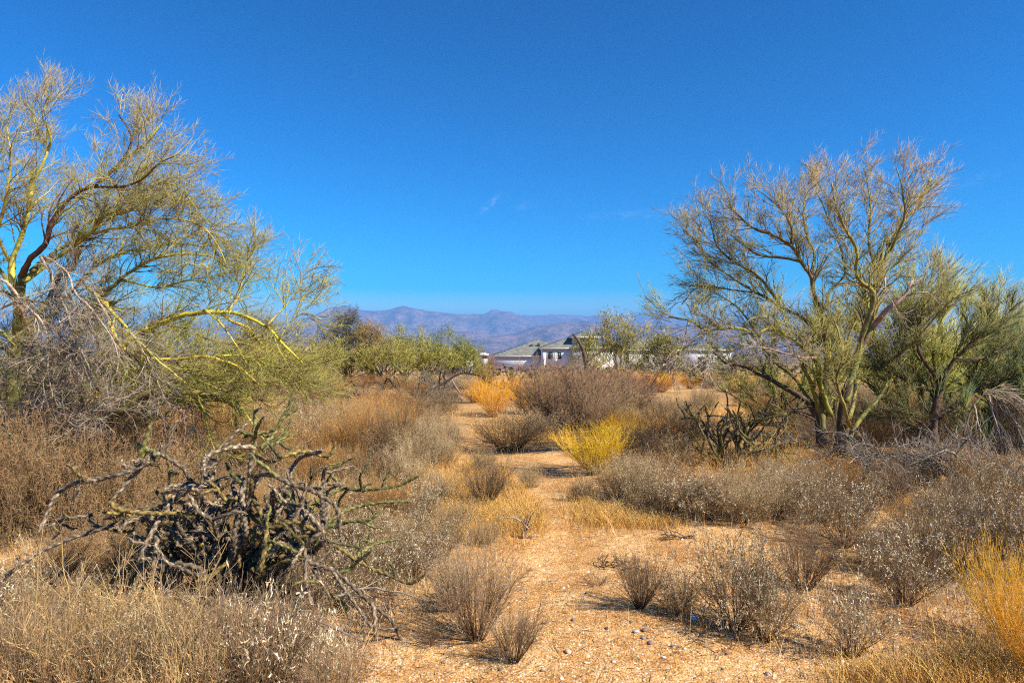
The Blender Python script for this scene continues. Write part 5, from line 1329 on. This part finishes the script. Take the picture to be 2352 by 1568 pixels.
# ---- tall yellow weed stalks in the left corner, close to the camera
def stalk(pts, Y, label):
    base = W(pts[-1][0], pts[-1][1], Y); z = float(height(base[0], base[1]))
    P = np.array([W(a, b_, Y+.03*i) for i, (a, b_) in enumerate(pts)])
    P = P[::-1]
    if P[0, 2] > z: P = np.vstack([[P[0, 0]+.02, P[0, 1]+.02, z-.01], P])
    loc = np.array([P[0, 0], P[0, 1], z]); P = smooth_line(P-loc, .04); P = P+rng.normal(size=P.shape)*.0015
    root = empty('dry_weed_stalk', tuple(loc)); tag(root, label, 'weed stalk', 'tall dry weed stalks in the left foreground')
    R = np.linspace(.0032, .0014, len(P))
    b = MB(); b.tube(P, R, (.55, .38, .14), 6); 
    b.build('stem', M_grass, root, smooth=True)
    b = MB(); P1, R1, _ = grow(P[None], R[None], 9, .30, 34, K=5, wob=.09, up=.10, t0=.25, rr=.6); b.tube(P1, R1, pick([(.58, .42, .17), (.5, .36, .2)], len(P1)), 4)
    P2, R2, _ = grow(P1, R1, 3, .12, 32, K=3, wob=.1, up=.1, rr=.6); b.tube(P2, np.maximum(R2, .0007), pick([(.58, .42, .2)], len(P2)), 3)
    b.build('side_stems', M_grass, root)
for pts, Y, lb in (([(140, 1225), (145, 1300), (160, 1390), (130, 1500), (118, 1600)], 3.1, 'tall yellow stalk rising left of the others'), ([(290, 1265), (282, 1330), (270, 1420), (300, 1500), (290, 1640)], 3.0, 'straight yellow stalk in front of the grey fallen branches'),
        ([(528, 1232), (490, 1310), (450, 1380), (402, 1460), (385, 1600)], 2.9, 'long yellow stalk leaning right across the big cactus base'), ([(345, 1340), (375, 1420), (405, 1480), (395, 1640)], 2.8, 'short yellow stalk leaning left to meet the long leaning one'),
        ([(100, 1200), (88, 1290), (82, 1400), (75, 1600)], 3.3, 'thin grey yellow stalk at the far left of the cactus'), ([(475, 1370), (440, 1450), (420, 1520), (410, 1640)], 2.75, 'thin bent stalk nearest the bottom edge')):
    stalk(pts, Y, lb)

# ================================================================== STONES, GRAVEL, GRASS, LITTER
ico_v = None
def stone_mesh(seed):
    import bmesh
    bm = bmesh.new(); bmesh.ops.create_icosphere(bm, subdivisions=2, radius=1)
    r = np.random.default_rng(seed); off = r.uniform(0, 50, 3)
    nrm_ = unit(r.normal(size=(7, 3))); dd = r.uniform(.62, .9, 7)
    for v in bm.verts:
        p = np.array(v.co)
        for n_, q in zip(nrm_, dd):
            e = p.dot(n_)-q
            if e > 0: p = p-n_*e*.9
        p = p*(1+.12*mn.noise(Vector(p*1.7+off)))
        v.co = Vector(p)
    V = np.array([v.co[:] for v in bm.verts]); T = np.array([[v.index for v in f.verts] for f in bm.faces]); bm.free()
    return V, T
stones = [(1317, 1424, 11, .6, (.30, .24, .21), 'dark flat stone alone on the sand left of the fan-shaped shrub'), (1394, 1443, 11, .5, (.10, .08, .075), 'black flat stone on the sand'), (1461, 1451, 17, .5, (.42, .33, .30), 'pinkish flat stone, left of the close pair'),
  (1481, 1448, 16, .6, (.28, .17, .13), 'reddish brown stone of the close pair in the sand'), (1304, 1498, 17, .6, (.62, .48, .33), 'pale tan angular stone low in the middle of the path'), (1594, 1422, 19, .9, (.42, .44, .45), 'largest grey-blue stone at the foot of the broad white-leaved shrub'),
  (1477, 1465, 14, .5, (.36, .27, .23), 'rosy stone just below the close pair'), (1494, 1477, 17, .5, (.26, .2, .2), 'purplish stone, lowest of the cluster in the sand'), (1297, 1190, 13, .6, (.55, .42, .36), 'pinkish stone on the narrow part of the path'),
  (1764, 1549, 16, .7, (.55, .36, .25), 'rounded orange stone at the bottom edge'), (1827, 1438, 16, .7, (.60, .48, .37), 'pale stone between two leafy shrubs on the right'), (1347, 1362, 7, .7, (.10, .08, .09), 'little black stone left of the tiny sprig'),
  (1409, 1520, 12, .5, (.66, .60, .52), 'whitish stone low right in the path'), (1245, 1540, 11, .5, (.22, .12, .08), 'dark red stone near the bottom of the path'), (1345, 1522, 10, .5, (.68, .62, .52), 'white pebble in the centre of the path foreground'),
  (1524, 1510, 10, .6, (.62, .54, .44), 'pale stone below the stone cluster'), (1572, 1490, 9, .6, (.6, .5, .4), 'small pale stone under the broad shrub, left end'), (1020, 1520, 12, .5, (.40, .24, .15), 'brown stone below the short dark sprig'),
  (1660, 1536, 9, .5, (.15, .13, .12), 'dark pebble in the sand below the broad shrub'), (1150, 1538, 12, .5, (.30, .19, .13), 'dark stone under the small upright shrub')]
for i, (px, py, wpx, fl, col, lb) in enumerate(stones):
    V, T = stone_mesh(100+i); x, y, z = [float(v) for v in gp(px, py)]
    s_ = wpx/F*y/2*1.15
    b = MB(); b.add(V*np.array([s_, s_*.8, s_*fl]), t=T, c=col); o = b.build('stone', M_stone); o.location = (x, y, z+s_*fl*.35); o.rotation_euler = (rng.uniform(-.2, .2), rng.uniform(-.2, .2), rng.uniform(0, 6))
    tag(o, lb, 'stone')

def scatter_p(n, x0, x1, y0, y1, pw_=1.0):
    px = rng.uniform(x0, x1, n); py = y0+(y1-y0)*rng.uniform(0, 1, n)**pw_
    return px, py
OCT = np.array([[1, 0, -.4], [-1, 0, -.4], [0, 1, -.4], [0, -1, -.4], [.1, 0, .8]], float)
OT = np.array([[0, 2, 4], [2, 1, 4], [1, 3, 4], [3, 0, 4]])
def gravel(n):
    px, py = scatter_p(n, -250, 2600, 1130, 1640, .85)
    x, y, z = gp(px, py)
    s = np.clip(np.exp(rng.normal(-5.6, .5, n)), .0016, .016)
    rot = rng.uniform(0, 2*PI, n); c, s_ = np.cos(rot), np.sin(rot)
    V = OCT[None]*rng.uniform(.6, 1.3, (n, 5, 1))*s[:, None, None]; V[:, :, 2] *= .65
    V = np.stack([V[..., 0]*c[:, None]-V[..., 1]*s_[:, None], V[..., 0]*s_[:, None]+V[..., 1]*c[:, None], V[..., 2]], -1)
    V += np.stack([x, y, z+s*.25], 1)[:, None]
    T = (np.arange(n)[:, None, None]*5+OT[None]).reshape(-1, 3)
    col = pick([(.62, .40, .22), (.55, .34, .18), (.72, .58, .44), (.80, .72, .62), (.34, .20, .12), (.20, .15, .13), (.52, .38, .30)], n, p=[.34, .26, .12, .03, .13, .05, .07], v=.2)
    b = MB(); b.add(V.reshape(-1, 3), t=T, c=np.repeat(col, 5, 0)); o = b.build('gravel', M_gravel)
    tag(o, 'coarse tan and white gravel strewn over the sand', kind='stuff')
gravel(34000)

def blades(x, y, H, Wd, col, lean=.35, name='b', mb=None, seg=2):
    n = len(x); z = height(x, y)-.003
    az = rng.uniform(0, 2*PI, n); l = H*lean*rng.uniform(.2, 1.6, n)
    d = np.stack([np.cos(az)*l, np.sin(az)*l, H], 1)
    side = np.stack([-np.sin(az), np.cos(az), np.zeros(n)], 1)
    sa = rng.uniform(0, 2*PI, n); side = np.stack([np.cos(sa), np.sin(sa), np.zeros(n)], 1)
    p = np.stack([x, y, z], 1)
    P = np.stack([p, p+d*np.array([.45, .45, .6]), p+d], 1)
    mb.ribbon(P, Wd*1.15, col)
    return P[:, -1]
GOLD = [(.66, .36, .07), (.58, .28, .05), (.72, .45, .13), (.46, .22, .05)]
DRY = [(.50, .37, .21), (.40, .28, .15), (.60, .48, .31), (.32, .20, .11)]
def grass_patches():
    mb = MB(); sp = MB()
    # golden carpets: centre, radii in layout units, count, height, colours
    pts = [(1150, 1200, 110, 40, 5200, .13, 0), (1230, 1190, 45, 28, 1500, .12, 0), (1060, 1130, 80, 30, 2200, .13, 0), (1400, 1192, 75, 24, 3600, .12, 0), (1490, 1205, 70, 12, 1300, .10, 0), (1350, 1170, 30, 25, 700, .1, 0),
           (1170, 1130, 70, 40, 2200, .12, 0), (1100, 1090, 60, 25, 1500, .14, 0), (1220, 1110, 25, 30, 500, .08, 0), (1330, 1130, 30, 30, 600, .1, 0), (900, 1110, 130, 60, 5000, .2, 0), (1020, 1180, 90, 50, 3000, .16, 0), (800, 1180, 120, 60, 3000, .2, 0), (1150, 1000, 60, 30, 1200, .2, 0), (1250, 1010, 60, 12, 900, .18, 0), (1055, 955, 25, 9, 500, .16, 0), (980, 1060, 80, 40, 1500, .2, 0),
           (2150, 1160, 130, 26, 2600, .14, 0), (1960, 1090, 90, 40, 2500, .25, 0), (1800, 1060, 100, 50, 2200, .28, 0), (2300, 1560, 150, 60, 3500, .16, 0), (2050, 1560, 160, 30, 1500, .10, 0), (1700, 960, 200, 40, 2600, .3, 0), (560, 960, 200, 40, 2500, .3, 0), (400, 1000, 200, 50, 2000, .3, 0),
           (1600, 1060, 120, 40, 1400, .35, 0), (1440, 970, 60, 25, 900, .45, 0),
           (600, 1130, 200, 60, 1600, .25, 1), (200, 1560, 300, 80, 5200, .22, 1), (650, 1480, 200, 60, 2200, .16, 1), (900, 1300, 140, 70, 2600, .16, 1), (1650, 1170, 220, 30, 2400, .2, 1), (2200, 1330, 200, 80, 2600, .13, 1), (780, 1190, 160, 60, 2500, .2, 1), (200, 1250, 260, 30, 900, .15, 1)]
    for (a, b_, rx, ry, n, H, kd) in pts:
        px = a+rng.normal(size=n)*rx*.62; py = b_+rng.normal(size=n)*ry*.62
        k_ = py > 905; px, py = px[k_], py[k_]
        x, y, z = gp(px, py); m = len(x)
        k_ = ~(on_path(x, y, -.05)) | (rng.random(m) < .12); x, y = x[k_], y[k_]; m = len(x)
        h = H*rng.uniform(.4, 1.25, m)
        tip = blades(x, y, h, np.maximum(.0010, y*.00016)*rng.uniform(.7, 1.3, m), pick(GOLD if kd == 0 else DRY, m, v=.35), .9, mb=mb)
        if kd == 0:
            s_ = rng.random(m) < .45; q = tip[s_]
            sp.specks(q, np.maximum(.0028, q[:, 1]*.00032)*rng.uniform(.6, 1.3, len(q)), pick([(.72, .50, .16), (.66, .42, .10), (.78, .62, .32)], len(q)))
    o = mb.build('dry_grass', M_grass); tag(o, 'low golden and straw dry grass between the shrubs', kind='stuff')
    o = sp.build('seed_heads', M_leaf); tag(o, 'tiny yellow seed heads on the golden annuals', kind='stuff')
    # sparse single blades over all the plain
    mb = MB(); n = 16000
    px, py = scatter_p(n, -200, 2550, 890, 1600, .9); k_ = ~inside(OPEN, px, py) | (rng.random(n) < .06)
    x, y, z = gp(px[k_], py[k_]); m = len(x)
    blades(x, y, rng.uniform(.06, .3, m)*(.6+.4*np.clip(y/10, 0, 2)), np.maximum(.0011, y*.00019)*rng.uniform(.7, 1.2, m), pick(DRY+GOLD[:2], m, v=.25), .5, mb=mb)
    o = mb.build('dry_stems', M_grass); tag(o, 'loose dry stems standing all over the plain', kind='stuff')
    # twig litter
    mb = MB(); n = 9000
    px, py = scatter_p(n, -200, 2550, 1060, 1630, .8); k_ = (~inside(OPEN, px, py)) | (rng.random(n) < .22)
    x, y, z = gp(px[k_], py[k_]); m = len(x); az = rng.uniform(0, 2*PI, m); l = rng.uniform(.02, .12, m)
    P = np.stack([np.stack([x, y, z+.002], 1), np.stack([x+np.cos(az+.3)*l, y+np.sin(az+.3)*l, z+rng.uniform(.002, .016, m)], 1)], 1)
    mb.tube(P, np.ones((m, 2))*rng.uniform(.0009, .0023, (m, 1)), pick([(.14, .09, .06), (.25, .17, .11), (.40, .31, .22), (.07, .05, .04)], m), 3)
    i = rng.integers(0, m, 7000); q = np.stack([x[i], y[i], z[i]+.005], 1)+np.concatenate([rng.normal(size=(7000, 2))*.04, np.zeros((7000, 1))], 1)
    mb.leaves(q, np.concatenate([rng.normal(size=(7000, 2)), np.zeros((7000, 1))], 1), rng.uniform(.006, .018, 7000), rng.uniform(.003, .007, 7000), pick([(.45, .33, .2), (.25, .15, .08), (.6, .5, .38)], 7000), .3)
    o = mb.build('twig_litter', M_twig); tag(o, 'broken twigs and dead leaves littering the sand', kind='stuff')
grass_patches()

# far scrub beyond the separate bushes: too many to count, reads as one mass
def far_scrub():
    mb = MB(); n = 520
    Y = 62*np.exp(rng.uniform(0, 1, n)**1.0*1.9); X = Y*rng.uniform(-1.1, 1.1, n)
    k_ = ~((Y > 118) & (Y < 172) & (X/Y*F+CX > 1110) & (X/Y*F+CX < 1700)); X, Y = X[k_], Y[k_]; n = len(X)
    z = height(X, Y)
    for i in range(n):
        m = 40; s_ = rng.uniform(.7, 1.5)
        u = unit(rng.normal(size=(m, 3))); u[:, 2] = np.abs(u[:, 2]); rr = rng.uniform(.35, 1, (m, 1))**.5
        p = np.array([X[i], Y[i], z[i]])+u*rr*np.array([s_*1.3, s_*1.3, s_])
        c = [(.20, .14, .10), (.14, .10, .08), (.26, .19, .12), (.14, .15, .05), (.34, .22, .08)][rng.integers(5)]
        mb.leaves(p, u+rng.normal(size=(m, 3))*.6, rng.uniform(.3, .6, m), rng.uniform(.2, .36, m), pick([c], m, v=.35), .25)
    o = mb.build('far_scrub', M_twig); tag(o, 'grey brown desert scrub far off toward the mountains', kind='stuff')
far_scrub()

# ------------------------------------------------------------------ labels of the filled brush, from how each plant looks and where it stands
for lst in protos.values():
    for p in lst:
        if not p['used']:
            for ch in list(p['o'].children): bpy.data.objects.remove(ch)
            bpy.data.objects.remove(p['o'])

LM = [('the big foreground cactus', 540, 1200, 4.5), ('the tall right tree trunk', 1900, 1040, 9.4), ('the path bend', 1070, 955, 17), ('the bright yellow bush', 1370, 1030, 8.5), ('the big dark branchy bush', 1290, 930, 12), ('the saguaro', 1091, 850, 60),
  ('the white house wall', 1240, 850, 60), ('the red roofed house', 625, 860, 60), ('the dead branch heap', 2140, 1090, 8), ('the upright grey cactus', 1690, 1010, 9.5), ('the left tree trunk', 40, 1000, 8.2), ('the broad white-leaved shrub', 1690, 1330, 4.4),
  ('the open twig fan', 1845, 1290, 5), ('the far green trees', 960, 850, 40), ('the fallen black branches', 905, 910, 16), ('the right edge broom shrub', 2330, 1000, 8), ('the golden grass', 1400, 1190, 6), ('the arching yellow limb', 560, 760, 14),
  ('the low mossy limb', 450, 920, 9), ('the splintered stump', 1207, 1210, 6), ('the yellow stemmed corner shrub', 2300, 1380, 4), ('the rounded path shrub', 1170, 990, 10)]
KP = dict(leafy='speckled grey shrub', pale='pale-leaved shrub', twiggy='fan of brown twigs', sprig='dark sprig', fuzzy='beige fuzzy shrub', rust='rusty wispy shrub', broom='yellow shrub', orange='orange dry bush', brush='grey-brown bush', reddish='dark reddish bush', thicket='tangled tan thicket', tuft='straw grass tuft', straw='tangled straw shrub', catclaw='dark bush')
groups = {}
for r, kind, x, y, H, Wd in AUTO:
    px = CX+x/y*F; py = CY+(CZ-float(height(x, y))-H/2)/y*F
    best = min(LM, key=lambda l: math.hypot((px-l[1]), (py-l[2])*1.6))
    dx, dy = px-best[1], (py-best[2])*2.2
    if abs(dx) > abs(dy): rel = 'right of' if dx > 0 else 'left of'
    else: rel = 'in front of' if dy > 0 else 'behind'
    rowd = 'nearer' if y < best[3]*.8 else ('farther' if y > best[3]*1.3 else '')
    groups.setdefault((kind, best[0], rel), []).append((px, r))
ORD = ['leftmost', 'second', 'third', 'fourth', 'fifth', 'sixth', 'seventh', 'eighth', 'ninth', 'tenth', 'eleventh', 'twelfth', 'thirteenth', 'fourteenth', 'fifteenth', 'sixteenth', 'seventeenth', 'eighteenth', 'nineteenth', 'twentieth']
NUM = ['one', 'two', 'three', 'four', 'five', 'six', 'seven', 'eight', 'nine', 'ten', 'eleven', 'twelve', 'thirteen', 'fourteen', 'fifteen', 'sixteen', 'seventeen', 'eighteen', 'nineteen', 'twenty', 'twenty-one']
def plural(s):
    a = s.split(' ')
    if s.startswith('fan of'): return 'fans of brown twigs'
    a[-1] = a[-1]+('es' if a[-1].endswith('sh') else 's'); return ' '.join(a)
for (kind, lm, rel), lst in groups.items():
    lst.sort(key=lambda t: t[0]); n = len(lst)
    for i, (px, r) in enumerate(lst):
        if n == 1: lb = 'lone %s %s %s' % (KP[kind], rel, lm)
        elif n == 2: lb = '%s one of two %s %s %s' % (('left', 'right')[i], plural(KP[kind]), rel, lm)
        elif i == n-1: lb = 'rightmost of %s %s %s %s' % (NUM[n-1] if n <= 21 else 'the', plural(KP[kind]), rel, lm)
        elif i == 0: lb = 'leftmost of %s %s %s %s' % (NUM[n-1] if n <= 21 else 'the', plural(KP[kind]), rel, lm)
        elif i >= 20: lb = 'one among the inner %s %s %s' % (plural(KP[kind]), rel, lm)
        else: lb = '%s from left of %s %s %s %s' % (ORD[i] if i < 20 else 'far', NUM[n-1] if n <= 21 else 'the', plural(KP[kind]), rel, lm)
        r['label'] = lb
        if kind == 'tuft': r['category'] = 'grass tuft'

for i, o in enumerate([o for o in bpy.data.objects if o.name.startswith('tile_stack')]):
    o['label'] = ['lowest', 'second lowest', 'third from the left', 'fourth from the left', 'fifth from the left', 'sixth from the left', 'highest, rightmost'][i]+' dark stack of loose tiles along the white house roof'
print('TRIS', sum(len(m.loops)-2*len(m.polygons) for m in bpy.data.meshes))
print('done')
